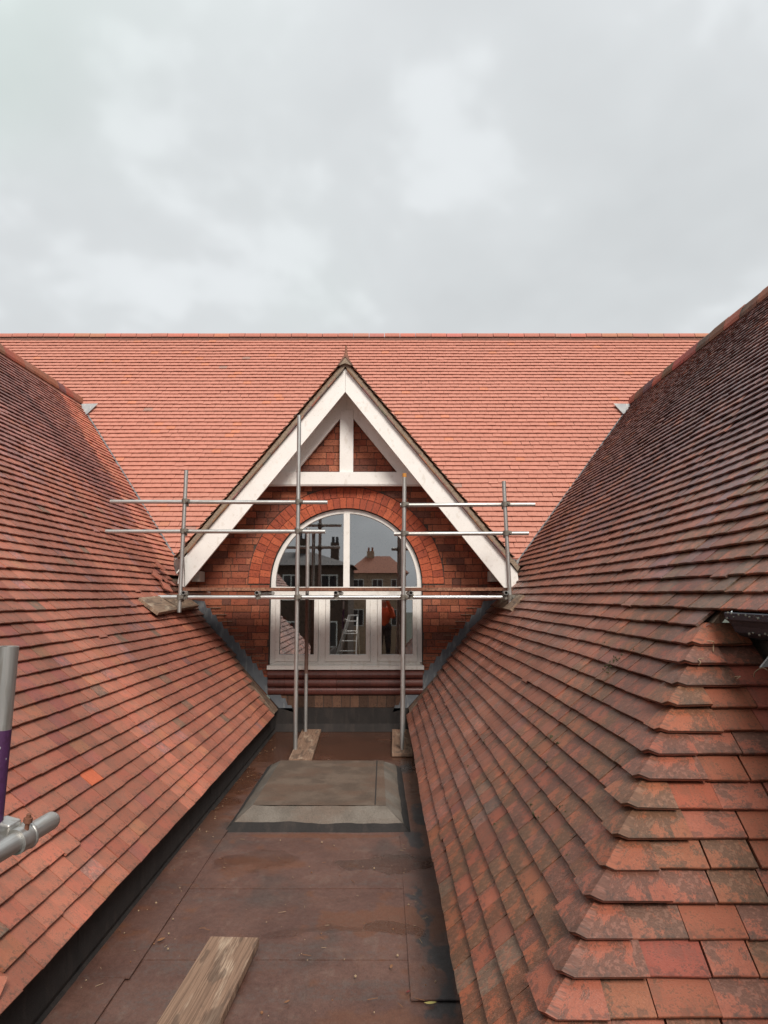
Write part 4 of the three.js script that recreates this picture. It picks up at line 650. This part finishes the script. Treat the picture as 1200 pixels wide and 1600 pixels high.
// ================================================================== scaffold in front of the gable
function coupler(p, dir, parent) {                   // a pressed clamp with its bolts
  const q = new THREE.Quaternion().setFromUnitVectors(V3(0, 1, 0), dir.clone().normalize()), put = (g) => { g.applyQuaternion(q); g.translate(p.x, p.y, p.z); return boxUV(g); };
  const ring = new THREE.CylinderGeometry(0.036, 0.036, 0.058, 14); const c = part('coupler', put(ring), M.fitting, parent);
  part('bolt', put(new THREE.CylinderGeometry(0.008, 0.008, 0.11, 8).rotateX(Math.PI / 2).translate(0.040, 0, 0.0)), M.fitting, c);
  part('nut', put(new THREE.CylinderGeometry(0.017, 0.017, 0.02, 6).rotateX(Math.PI / 2).translate(0.040, 0, 0.050)), M.fitting, c);
  part('band', put(new THREE.BoxGeometry(0.042, 0.05, 0.078).translate(0.032, 0, 0)), M.fitting, c);
}
{
  const g = thing('scaffold', 'galvanised tube scaffold with guard rails in front of the arched window', 'scaffold');
  const Ds = 8.42, up = V3(0, 1, 0), right = V3(1, 0, 0);
  const P1 = [at(-1.018, -1.76, 8.42), at(-1.028, 2.165, 8.42)], P2 = [at(0.206, -1.76, 8.42), at(0.246, 1.45, 8.42)], P0 = [at(-2.405, -0.20, Ds), at(-2.375, 1.49, Ds)], P3 = [at(1.485, -0.11, Ds), at(1.436, 1.357, Ds)];
  for (const [a, b] of [P0, P1, P2, P3]) part('standard', tubeGeo(a, b), M.galv, g);
  part('standard', tubeGeo(at(-1.020, -1.76, 9.50), at(-1.020, 0.90, 9.50)), M.galv, g);
  part('standard', tubeGeo(at(0.252, -1.76, 9.50), at(0.252, 0.88, 9.50)), M.galv, g);
  for (const s of [-1, 1]) part('brown_band', tubeGeo(at(s < 0 ? -1.020 : 0.252, -1.02, 9.50), at(s < 0 ? -1.020 : 0.252, -0.06, 9.50), 0.0252, false), M.brownTube, g);  // browner tone on each back pole, from below the platform to sill height
  part('end_paint', tubeGeo(at(0.245, 1.405, 8.42), at(0.246, 1.452, 8.42), 0.0250), M.orangePaint, g);
  const dF = Ds + 0.052;
  const rails = [[[-3.29, 1.118], [-0.680, 1.108]], [[-3.33, 0.758], [-0.702, 0.757]], [[0.195, 1.075], [1.815, 1.082]], [[0.12, 0.728], [1.730, 0.735]]];
  for (const [a, b] of rails) part('guard_rail', tubeGeo(at(a[0], a[1], dF), at(b[0], b[1], dF)), M.galv, g);
  const led = std({ map: rep(galvMap, 2, 2), color: rgb(0.80, 0.80, 0.80), metalness: 0.8, roughness: 0.30 });
  part('ledger', tubeGeo(at(-2.67, -0.024, dF), at(1.555, -0.024, dF)), led, g);
  part('ledger', tubeGeo(at(-2.2, -0.024, 9.445), at(1.35, -0.024, 9.445)), M.galv, g);
  for (const x of [-2.35, -1.49, -0.565, 0.315, 1.43]) { part('transom', tubeGeo(at(x, 0.0265, 8.37), at(x, 0.0265, 9.60)), M.galv, g); coupler(at(x + 0.004, 0.006, dF - 0.012), right, g); }
  for (const [P, ys] of [[P0, [1.116, 0.758, -0.024]], [P1, [1.109, 0.757, -0.024]], [P2, [1.076, 0.730, -0.024]], [P3, [1.080, 0.733, -0.024]]]) for (const y of ys) { const t = (y + EYE - P[0].y) / (P[1].y - P[0].y), p = P[0].clone().lerp(P[1], t); coupler(p, up, g); const q = p.clone(); q.z = -dF; q.x += 0.0; coupler(q, right, g); }
  // boards of the working platform, each lying loose on the transoms
  const r = rng(51);
  for (let k = 0; k < 4; k++) { const d0 = 8.50 + k * 0.232, x0 = -2.40 + 0.05 * r(), x1 = 1.53 + 0.04 * r(); single('scaffold_board', box(x0, x1, EYE + 0.0515, EYE + 0.0895, -d0, -d0 - 0.222, 0.003), M.redWood, ['red brown scaffold board along the front edge of the platform under the arch', 'red brown scaffold board second behind the front edge of the platform', 'red brown scaffold board third back on the platform, next to the wall side one', 'red brown scaffold board on the window side of the platform'][k], 'board', 'boards of the scaffold platform'); }
}
// boards lying on the roofs and under the standards
function plank(name, a, b, across, w, t, mat, label) {          // a, b: middle of the top face at both ends; across: direction of its width
  const L = a.distanceTo(b), z = b.clone().sub(a).normalize(), x = across.clone().addScaledVector(z, -across.dot(z)).normalize(), y = z.clone().cross(x); if (y.y < 0) y.negate();
  const g = new RoundedBoxGeometry(w, t, L, 1, 0.003), u = boxUV(g); const o = single(name, u, mat, label, 'board');
  o.matrix.makeBasis(x, y, x.clone().cross(y)).setPosition(a.clone().add(b).multiplyScalar(0.5).addScaledVector(y, -t / 2)); o.matrix.decompose(o.position, o.quaternion, o.scale); return o;
}
{
  plank('wooden_plank', at(-0.815, -1.752, 3.05), at(-0.770, -1.752, 3.90), V3(1, 0, 0), 0.255, 0.040, M.wood, 'loose weathered plank lying on the flat roof near the orange tiled eave');
  plank('sole_board', at(-0.905, -1.758, 7.95), at(-0.955, -1.758, 9.66), V3(1, 0, 0), 0.250, 0.038, M.wood, 'long sole board under the pair of poles behind the hatch');
  plank('sole_board', at(0.205, -1.758, 8.22), at(0.225, -1.758, 9.66), V3(1, 0, 0), 0.235, 0.038, M.wood, 'sole board under the pole beside the brown tiled eave');
  plank('roof_board', at(-2.53, -0.105, 7.72), at(-2.575, -0.055, 9.55), V3(0.80, -0.58, 0), 0.27, 0.040, M.paleWood, 'pale board on the orange tiled slope under the scaffold foot');
  plank('roof_board', at(1.478, -0.078, 7.98), at(1.50, -0.055, 9.35), V3(0.68, 0.73, 0), 0.225, 0.040, M.paleWood, 'pale board on the brown tiled slope under the scaffold foot');
}

// ================================================================== foreground scaffold pole at the left
{
  const g = thing('scaffold_pole', 'purple banded galvanised pole with a clamped cross tube beside the orange tiled roof', 'scaffold');
  const a = at(-1.055, -1.79, 1.92), b = at(-0.998, -0.135, 1.92), q = (t) => a.clone().lerp(b, t);
  part('standard', tubeGeo(a, b, 0.0245), M.galv, g); part('purple_band', tubeGeo(q(0.58), q(0.870), 0.0251, false, 24), M.purple, g);
  const r = rng(61), sp = []; for (let k = 0; k < 14; k++) { const t = 0.60 + 0.26 * r(), th = -0.7 + 2.0 * r(), c = q(t), s = new THREE.SphereGeometry(0.0016 + 0.0030 * r() * r(), 8, 6); s.scale(1, 1.6, 0.25); s.rotateY(th); s.translate(c.x + Math.sin(th) * 0.0251, c.y, c.z + Math.cos(th) * 0.0251); sp.push(s); }
  part('paint_spots', mergeGeometries(sp), std({ color: rgb(0.24, 0.23, 0.25), roughness: 0.7 }), g).userData.kind = 'stuff';
  const c0 = at(-1.010, -0.655, 1.55), c1 = at(-0.922, -0.620, 2.05); part('cross_tube', tubeGeo(c0, c1, 0.0245), M.galv, g);
  part('tube_cap', new THREE.SphereGeometry(0.0243, 16, 10).translate(c1.x, c1.y, c1.z), M.galv, g);
  const m = c0.clone().lerp(c1, 0.76), dir = c1.clone().sub(c0).normalize(), qq = new THREE.Quaternion().setFromUnitVectors(V3(0, 1, 0), dir);
  const put = (geo) => { geo.applyQuaternion(qq); geo.translate(m.x, m.y, m.z); return boxUV(geo); };
  const c = part('clamp', put(new THREE.CylinderGeometry(0.0325, 0.0325, 0.045, 18)), M.galv, g, 'grey clamp with a rusty bolt');
  part('clamp_flange', put(new THREE.TorusGeometry(0.030, 0.006, 8, 20).rotateX(Math.PI / 2).translate(0, 0.024, 0)), M.galv, c);
  part('bolt', put(new THREE.CylinderGeometry(0.006, 0.006, 0.06, 10).rotateX(Math.PI / 2).translate(0.012, 0.0, 0.038)), M.rust, c);
  part('nut', put(new THREE.CylinderGeometry(0.011, 0.011, 0.013, 6).rotateX(Math.PI / 2).translate(0.012, 0.0, 0.052)), M.rust, c);
  part('clamp_body', put(new RoundedBoxGeometry(0.05, 0.05, 0.06, 2, 0.008).translate(-0.045, 0.0, 0.01)), M.galv, c);
}

// ================================================================== room behind the window, with a stepladder
{
  const room = thing('attic_room', 'dim room behind the arched window', 'room');
  const x0 = -2.0, x1 = 0.95, y0 = -1.25, y1 = 1.55, d0 = 10.10, d1 = 13.2;
  part('floor', ebox(x0, x1, y0 - 0.05, y0, d0, d1), std({ color: rgb(0.14, 0.10, 0.07), roughness: 0.8 }), room); part('ceiling', ebox(x0, x1, y1, y1 + 0.05, d0, d1), M.plaster, room);
  part('back_wall', ebox(x0, x1, y0, y1, d1, d1 + 0.05), M.bareBrick, room);
  for (const s of [-1, 1]) part('room_side', ebox(s < 0 ? x0 - 0.05 : x1, s < 0 ? x0 : x1 + 0.05, y0 - 0.05, y1 + 0.05, d0 - 0.008, d1 + 0.05), M.bareBrick, room);
  const lad = thing('stepladder', 'aluminium stepladder standing inside behind the middle casement', 'ladder');
  const bl = at(-0.80, y0, 10.55), br = at(-0.42, y0, 10.60), tl = at(-0.52, -0.30, 10.80), tr = at(-0.40, -0.30, 10.85);
  for (const [a, b] of [[bl, tl], [br, tr]]) part('stile', beam(a, b, 0.022, 0.05), M.alu, lad);
  for (let k = 1; k <= 6; k++) { const t = k / 6.6; part('step', beam(bl.clone().lerp(tl, t), br.clone().lerp(tr, t), 0.05, 0.018), M.alu, lad); }
  part('top_tray', beam(tl, tr, 0.09, 0.02), M.alu, lad); part('shelf', beam(bl.clone().lerp(tl, 0.72), br.clone().lerp(tr, 0.72), 0.14, 0.012), M.alu, lad);
  for (const [a, b] of [[bl, tl], [br, tr]]) part('rear_leg', beam(V3(a.x + 0.05, a.y, a.z - 0.75), b, 0.02, 0.03), M.alu, lad);
  const sack = new THREE.SphereGeometry(0.14, 14, 10); { const p = sack.attributes.position; for (let i = 0; i < p.count; i++) { const k = 1 + 0.5 * (fbm(p.getX(i) * 12, p.getY(i) * 12, 3) - 0.5); p.setXYZ(i, p.getX(i) * 1.15 * k, Math.max(-0.10, p.getY(i)) * 1.2 * k, p.getZ(i) * k); } sack.computeVertexNormals(); }
  single('rubble_sack', sack.translate(-0.24, EYE + y0 + 0.12, -11.05), M.yellow, 'yellow sack on the floor behind the stepladder', 'sack');
}

// ================================================================== houses behind the camera, mirrored in the window
{
  const hm = { dark: std({ map: rep(brickMap, 0.5, 0.5), color: rgb(0.10, 0.065, 0.05), roughness: 0.9 }), tan: std({ map: rep(brickMap, 0.5, 0.5), color: rgb(0.50, 0.34, 0.24), roughness: 0.9 }), slate: std({ color: rgb(0.055, 0.055, 0.06), roughness: 0.7 }), red: std({ map: rep(brickMap, 0.4, 0.4), color: rgb(0.42, 0.15, 0.09), roughness: 0.85 }), glass: std({ color: rgb(0.03, 0.035, 0.04), roughness: 0.1 }) };
  function house(x0, x1, d0, d1, eave, top, wallM, roofM, chims, label, rows, cols) {
    const g = thing('house', label, 'house', 'houses mirrored in the arched window'), z = (d) => -d;
    part('wall', ebox(x0, x1, -8.8, eave, d0, d1), wallM, g);
    const h = (x1 - x0) * 0.28, zc = (d0 + d1) / 2, P = [[x0 - 0.3, eave, d0 + 0.3], [x1 + 0.3, eave, d0 + 0.3], [x1 + 0.3, eave, d1 - 0.3], [x0 - 0.3, eave, d1 - 0.3], [x0 + h, top, zc], [x1 - h, top, zc]].map((p) => at(...p)), pos = [];
    for (const f of [[0, 1, 5], [0, 5, 4], [1, 2, 5], [2, 3, 4], [2, 4, 5], [3, 0, 4], [0, 2, 1], [0, 3, 2]]) for (const k of f) pos.push(...P[k].toArray());
    const geo = new THREE.BufferGeometry(); geo.setAttribute('position', new THREE.Float32BufferAttribute(pos, 3)); geo.computeVertexNormals(); const roof = part('roof', boxUV(geo), roofM, g);
    for (const [cx, cw, ct] of chims) { part('chimney', ebox(cx - cw / 2, cx + cw / 2, eave - 0.3, ct, zc + 0.5, zc - 0.3), wallM, roof); for (const q of [-0.25, 0.25]) part('chimney_pot', new THREE.CylinderGeometry(0.09, 0.11, 0.4, 10).translate(cx + q * cw, EYE + ct + 0.2, -zc), roofM, roof); }
    for (let a = 0; a < rows; a++) for (let b = 0; b < cols; b++) { const cx = mix(x0, x1, (b + 0.5) / cols), cy = eave - 1.3 - a * 2.7; const w = part('window', ebox(cx - 0.5, cx + 0.5, cy - 0.75, cy + 0.75, d0 + 0.02, d0 - 0.05), M.upvc, g); for (const q of [-1, 1]) part('pane', ebox(cx + q * 0.23 - 0.2, cx + q * 0.23 + 0.2, cy - 0.68, cy + 0.68, d0 + 0.03, d0), hm.glass, w); }
  }
  house(-11, -2.1, -22, -30, 1.75, 2.75, hm.dark, hm.slate, [[-3.15, 0.5, 3.35], [-5.2, 0.7, 3.6]], 'dark brick house with slate roof and two chimneys mirrored in the window', 2, 4);
  house(-3.2, 2.0, -45, -53, 2.0, 3.75, hm.tan, hm.red, [[-1.3, 0.7, 4.2]], 'tan brick house with red hipped roof mirrored in the window', 2, 3);
  house(3.0, 15, -34, -42, 0.9, 2.6, hm.dark, hm.red, [[8, 0.9, 3.3]], 'dark brick house with red roof mirrored beside the tan one', 2, 4);
  house(-26, -12, -38, -46, 1.4, 3.0, hm.tan, hm.slate, [[-18, 0.9, 3.8]], 'long tan house with slate roof beyond the dark brick one', 2, 5);
}

// ================================================================== litter: leaves, twigs, moss, loose tiles
{
  const r = rng(101), leafShape = (l, w, seed) => { const q = rng(seed), s = new THREE.Shape(); s.moveTo(0, -l / 2); s.quadraticCurveTo(w * (0.8 + 0.5 * q()), -l * 0.1, 0, l / 2); s.quadraticCurveTo(-w * (0.7 + 0.5 * q()), l * 0.05, 0, -l / 2); const g = new THREE.ExtrudeGeometry(s, { depth: 0.0006, bevelEnabled: false, curveSegments: 5 }), p = g.attributes.position; for (let i = 0; i < p.count; i++) p.setZ(i, p.getZ(i) + 9 * p.getX(i) ** 2 + 3 * p.getY(i) ** 2 * (q() > 0.5 ? 1 : 0.4)); g.rotateX(-Math.PI / 2); g.computeVertexNormals(); return g; };
  const fl = (x, d) => -1.7925 + 0.004, cols = { yellow: std({ color: rgb(0.50, 0.42, 0.14), roughness: 0.7 }), brown: std({ color: rgb(0.22, 0.10, 0.045), roughness: 0.8 }), pale: std({ color: rgb(0.30, 0.21, 0.13), roughness: 0.8 }), red: std({ color: rgb(0.16, 0.03, 0.025), roughness: 0.8 }), grey: std({ color: rgb(0.62, 0.60, 0.58), roughness: 0.9 }) };
  const drop = (col, x, d, l, label) => { const o = single('fallen_leaf', leafShape(l, l * 0.42, Math.round(x * 1000 + d * 77)), cols[col], label, 'leaf'); o.position.copy(at(x, fl(x, d), d)); o.rotation.set(0.15 * (r() - 0.5), r() * 6.28, 0.15 * (r() - 0.5)); };
  drop('yellow', 0.205, 3.37, 0.055, 'pale yellow leaf on the flat roof close to the brown tiled eave'); drop('brown', -1.165, 3.95, 0.05, 'curled brown leaf on the flat roof near the orange tiled eave'); drop('brown', 0.035, 3.68, 0.04, 'brown leaf on the flat roof in line with the plank end'); drop('red', 0.11, 3.46, 0.03, 'dark red leaf beside the pale yellow leaf'); drop('brown', -0.43, 3.38, 0.035, 'small brown leaf to the brown roof side of the loose plank');
  const bits = [[], [], []];
  for (let k = 0; k < 190; k++) { const side = r() < 0.6, x = side ? (r() < 0.62 ? -1.42 + 0.16 * r() ** 1.6 : 0.26 - 0.14 * r()) : -1.3 + 1.5 * r(), d = side ? 2.7 + 6.5 * r() : 2.9 + 2.6 * r(); if (!side && d > 5.5) continue; const l = 0.006 + 0.022 * r() * r(), q = r() < 0.5 ? new THREE.IcosahedronGeometry(l * 0.35, 0) : new THREE.CylinderGeometry(0.0012, 0.0016, l * 2.2, 5).rotateZ(Math.PI / 2 + 0.2 * (r() - 0.5)); q.rotateY(r() * 6.28); const v = at(x, fl(x, d) + 0.003, d); q.translate(v.x, v.y, v.z); const n = q.index ? q.toNonIndexed() : q; n.deleteAttribute('uv'); bits[Math.floor(r() * 3)].push(n); }
  ['brown', 'pale', 'pale'].forEach((c, k) => { const m = part(numbered('roof_litter'), mergeGeometries(bits[k]), cols[c], scene); m.userData = { kind: 'stuff', label: ['brown crumbs and twigs scattered on the flat roof felt', 'pale straw and grit scattered on the flat roof felt', 'pale seeds and stalks scattered along the felt edges'][k], category: 'litter' }; });
  // moss in the joints of the brown slope
  const moss = [], rightP = (x, d, h = 0.035) => at(x - h * SIN, rightY(x) + h * COS, d);
  for (let k = 0; k < 150; k++) { const i = 1 + Math.floor(r() * 30), d = 2.5 + 6.5 * r() * r(), v = i * 0.105 + 0.012 + 0.016 * r(), x = RX + v * COS; if (d < 2.2 + v * 0.69 + 0.2) continue; const p = rightP(x, d, 0.030), big = r() < 0.15 ? 2 : 1, n = Math.floor(3 * big + 4 * r()); for (let q = 0; q < n; q++) { const m = new THREE.IcosahedronGeometry((0.003 + 0.004 * r()) * (big > 1 ? 1.4 : 1), 0); m.translate(p.x + (r() - 0.5) * 0.012 + q * 0.0, p.y + (r() - 0.5) * 0.02, p.z + (r() - 0.5) * 0.022 * big); m.deleteAttribute('uv'); moss.push(m); } }
  for (let q = 0; q < 46; q++) { const t = r(), p = rightP(1.300 + 0.06 * (r() - 0.5) - 0.04 * t, 3.98 + 0.12 * (r() - 0.5), 0.036), m = new THREE.IcosahedronGeometry(0.002 + 0.005 * r(), 0); m.translate(p.x, p.y, p.z); m.deleteAttribute('uv'); moss.push(m); }
  const mm = part('moss', mergeGeometries(moss), std({ color: rgb(0.060, 0.052, 0.024), roughness: 1 }), scene); mm.userData = { kind: 'stuff', label: 'dark green moss tufts in the joints of the brown tiled slope', category: 'moss' };
  // straw and twigs caught under the gutter
  [[1.44, -0.215, 3.17, 0.05], [1.47, -0.345, 3.02, 0.10], [1.56, -0.315, 3.0, 0.07], [1.37, -0.285, 3.12, 0.04], [1.60, -0.05, 3.1, 0.09]].forEach(([x, y, d, l], k) => { const c = new THREE.CatmullRomCurve3([V3(-l / 2, 0, 0), V3(-l * 0.1, 0.012, 0.012), V3(l * 0.25, 0.004, -0.01), V3(l / 2, -0.02 + 0.02 * (k % 2), 0)]), g = new THREE.TubeGeometry(c, 10, 0.0022, 5); g.rotateY(k * 1.1); g.rotateZ(-0.7 + k * 0.5); const o = single('straw_twig', g, cols.pale, ['short pale twig curled on the hip tile at the gutter end', 'pale forked stalk hanging over the red tile below the gutter', 'bent pale straw close under the gutter', 'tiny straw on the mottled hip tile', 'thin stalk lying in the black gutter'][k], 'twig'); o.position.copy(at(x, y, d)); });
  // slipped tiles by the board on the orange slope
  [[-2.86, 9.02, 0.5], [-2.80, 9.16, -0.4], [-2.74, 8.95, 0.9], [-2.95, 9.35, 0.2]].forEach(([x, d, a], k) => { const o = single('loose_tile', tileGeo(4 + k, 1), tileMat(0.72, [1, 0.9, 0.85]), ['slipped orange tile lying askew above the pale roof board', 'slipped tile tilted against the scaffold foot', 'loose tile sticking up beside the pale roof board', 'loose tile below the lead at the gable foot'][k], 'tile'), N = V3(SIN, COS, 0), Y = V3(-COS, SIN, 0).applyAxisAngle(N, a), X = Y.clone().cross(N).normalize(); o.matrix.makeBasis(X, Y, N).setPosition(at(x, leftY(x), d).addScaledVector(N, 0.045 + 0.012 * k)); o.matrix.decompose(o.position, o.quaternion, o.scale); });
}

// ================================================================== the person taking the picture, mirrored in the window
{
  const g = thing('person', 'person in an orange jacket and dark trousers holding up a phone', 'person');
  const Z = 0.42, J = { pelvis: [0, 0.93, Z], chest: [0, 1.28, Z + 0.01], neck: [0, 1.47, Z], head: [0, 1.63, Z - 0.02], chin: [0, 1.55, Z - 0.05] };
  const bones = [];                                   // [a, b, ra, rb, set]
  const B = (a, b, ra, rb, set) => bones.push([a, b, ra, rb, set]);
  B([-0.06, 0.93, Z], [0.06, 0.93, Z], 0.135, 0.135, 'legs'); B([0, 0.98, Z], [0, 1.20, Z + 0.01], 0.135, 0.15, 'torso'); B([-0.08, 1.26, Z], [0.08, 1.26, Z], 0.135, 0.135, 'torso'); B([-0.15, 1.39, Z + 0.01], [0.15, 1.39, Z + 0.01], 0.075, 0.075, 'torso'); B([0, 1.40, Z + 0.01], [0, 1.53, Z - 0.01], 0.06, 0.055, 'skin');
  B([0, 1.60, Z - 0.02], [0, 1.655, Z - 0.005], 0.088, 0.098, 'skin'); B([0, 1.555, Z - 0.055], [0, 1.59, Z - 0.05], 0.045, 0.06, 'skin'); B([0, 1.60, Z - 0.115], [0, 1.625, Z - 0.10], 0.016, 0.012, 'skin');
  for (const s of [-1, 1]) {
    B([s * 0.095, 0.90, Z], [s * 0.11, 0.50, Z - 0.01], 0.098, 0.066, 'legs'); B([s * 0.11, 0.50, Z - 0.01], [s * 0.12, 0.10, Z + 0.02], 0.066, 0.046, 'legs'); B([s * 0.12, 0.05, Z + 0.02], [s * 0.135, 0.035, Z - 0.15], 0.045, 0.036, 'boots');
    B([s * 0.20, 1.39, Z], [s * 0.25, 1.22, Z - 0.20], 0.062, 0.050, 'arms'); B([s * 0.25, 1.22, Z - 0.20], [s * 0.10, 1.62, Z - 0.315], 0.048, 0.036, 'arms');
    B([s * 0.105, 1.62, Z - 0.315], [s * 0.085, 1.70, Z - 0.335], 0.036, 0.032, 'skin'); B([s * 0.098, 1.605, Z], [s * 0.098, 1.635, Z], 0.014, 0.018, 'skin');
    for (let f = 0; f < 4; f++) { const y = 1.765 - f * 0.021; B([s * 0.085, y - 0.03, Z - 0.345], [s * 0.083, y, Z - 0.365], 0.0095, 0.009, 'skin'); B([s * 0.083, y, Z - 0.365], [s * 0.058 + s * 0.003 * f, y + 0.004, Z - 0.380], 0.009, 0.008, 'skin'); }
    B([s * 0.085, 1.68, Z - 0.325], [s * 0.045, 1.715, Z - 0.345], 0.011, 0.009, 'skin');
  }
  const cap = (p, a, b, ra, rb) => { const ab = [b[0] - a[0], b[1] - a[1], b[2] - a[2]], ap = [p[0] - a[0], p[1] - a[1], p[2] - a[2]], l = ab[0] ** 2 + ab[1] ** 2 + ab[2] ** 2 || 1e-9, t = Math.max(0, Math.min(1, (ap[0] * ab[0] + ap[1] * ab[1] + ap[2] * ab[2]) / l)); return Math.hypot(ap[0] - ab[0] * t, ap[1] - ab[1] * t, ap[2] - ab[2] * t) - mix(ra, rb, t); };
  function skinMesh(list, n, lo, size, k, grow) {
    const mc = new MarchingCubes(n, M.plaster, false, false, 60000); mc.isolation = 0; const h = size / 2, c = lo.map((q) => q + h);
    for (let z = 0; z < n; z++) for (let y = 0; y < n; y++) for (let x = 0; x < n; x++) { const p = [((x - n / 2) / (n / 2)) * h + c[0], ((y - n / 2) / (n / 2)) * h + c[1], ((z - n / 2) / (n / 2)) * h + c[2]]; let e = 0, m = 9; for (const b of list) { const d = cap(p, b[0], b[1], b[2] + grow, b[3] + grow); m = Math.min(m, d); if (d < 0.15) e += Math.exp(-d / k); } mc.field[x + y * n + z * n * n] = e > 0 ? k * Math.log(e) : -m; }
    mc.update(); const geo = new THREE.BufferGeometry(), cnt = mc.count ?? mc.geometry.drawRange.count; geo.setAttribute('position', new THREE.BufferAttribute(mc.positionArray.slice(0, cnt * 3), 3)); geo.setAttribute('normal', new THREE.BufferAttribute(mc.normalArray.slice(0, cnt * 3), 3)); geo.scale(h, h, h); geo.translate(...c); return geo;
  }
  const pick = (...sets) => bones.filter((b) => sets.includes(b[4]));
  const body = mergeGeometries([skinMesh(bones.filter((b) => b[2] > 0.012), 84, [-0.95, -0.03, -0.55], 1.9, 0.014, -0.004), skinMesh(bones.filter((b) => b[4] === 'skin' && Math.abs(b[0][0]) > 0.04 && b[0][1] > 1.6 && b[0][2] < Z - 0.2), 64, [-0.14, 1.58, -0.06], 0.28, 0.004, 0)]);
  part('body', body, std({ color: rgb(0.48, 0.27, 0.19), roughness: 0.6 }), g);
  part('jacket', skinMesh(pick('torso', 'arms'), 84, [-0.7, 0.75, -0.4], 1.4, 0.018, 0.012), std({ color: rgb(0.72, 0.10, 0.025), roughness: 0.75 }), g);
  part('trousers', skinMesh(pick('legs'), 72, [-0.65, -0.05, -0.3], 1.3, 0.016, 0.010), std({ color: rgb(0.022, 0.024, 0.030), roughness: 0.9 }), g);
  part('boots', skinMesh(pick('boots'), 48, [-0.3, -0.05, 0.05], 0.6, 0.012, 0.010), std({ color: rgb(0.05, 0.035, 0.02), roughness: 0.8 }), g);
  part('hair', skinMesh([[[0, 1.635, Z + 0.02], [0, 1.672, Z + 0.005], 0.095, 0.097]], 40, [-0.2, 1.45, Z - 0.2], 0.4, 0.01, 0.004), std({ color: rgb(0.03, 0.02, 0.014), roughness: 0.8 }), g);
  const ph = single('mobile_phone', new RoundedBoxGeometry(0.075, 0.155, 0.009, 2, 0.004).translate(0, 1.765, 0.045), std({ color: rgb(0.02, 0.02, 0.022), roughness: 0.25 }), 'black phone held up in both hands', 'phone');
}

renderer.render(scene, camera);
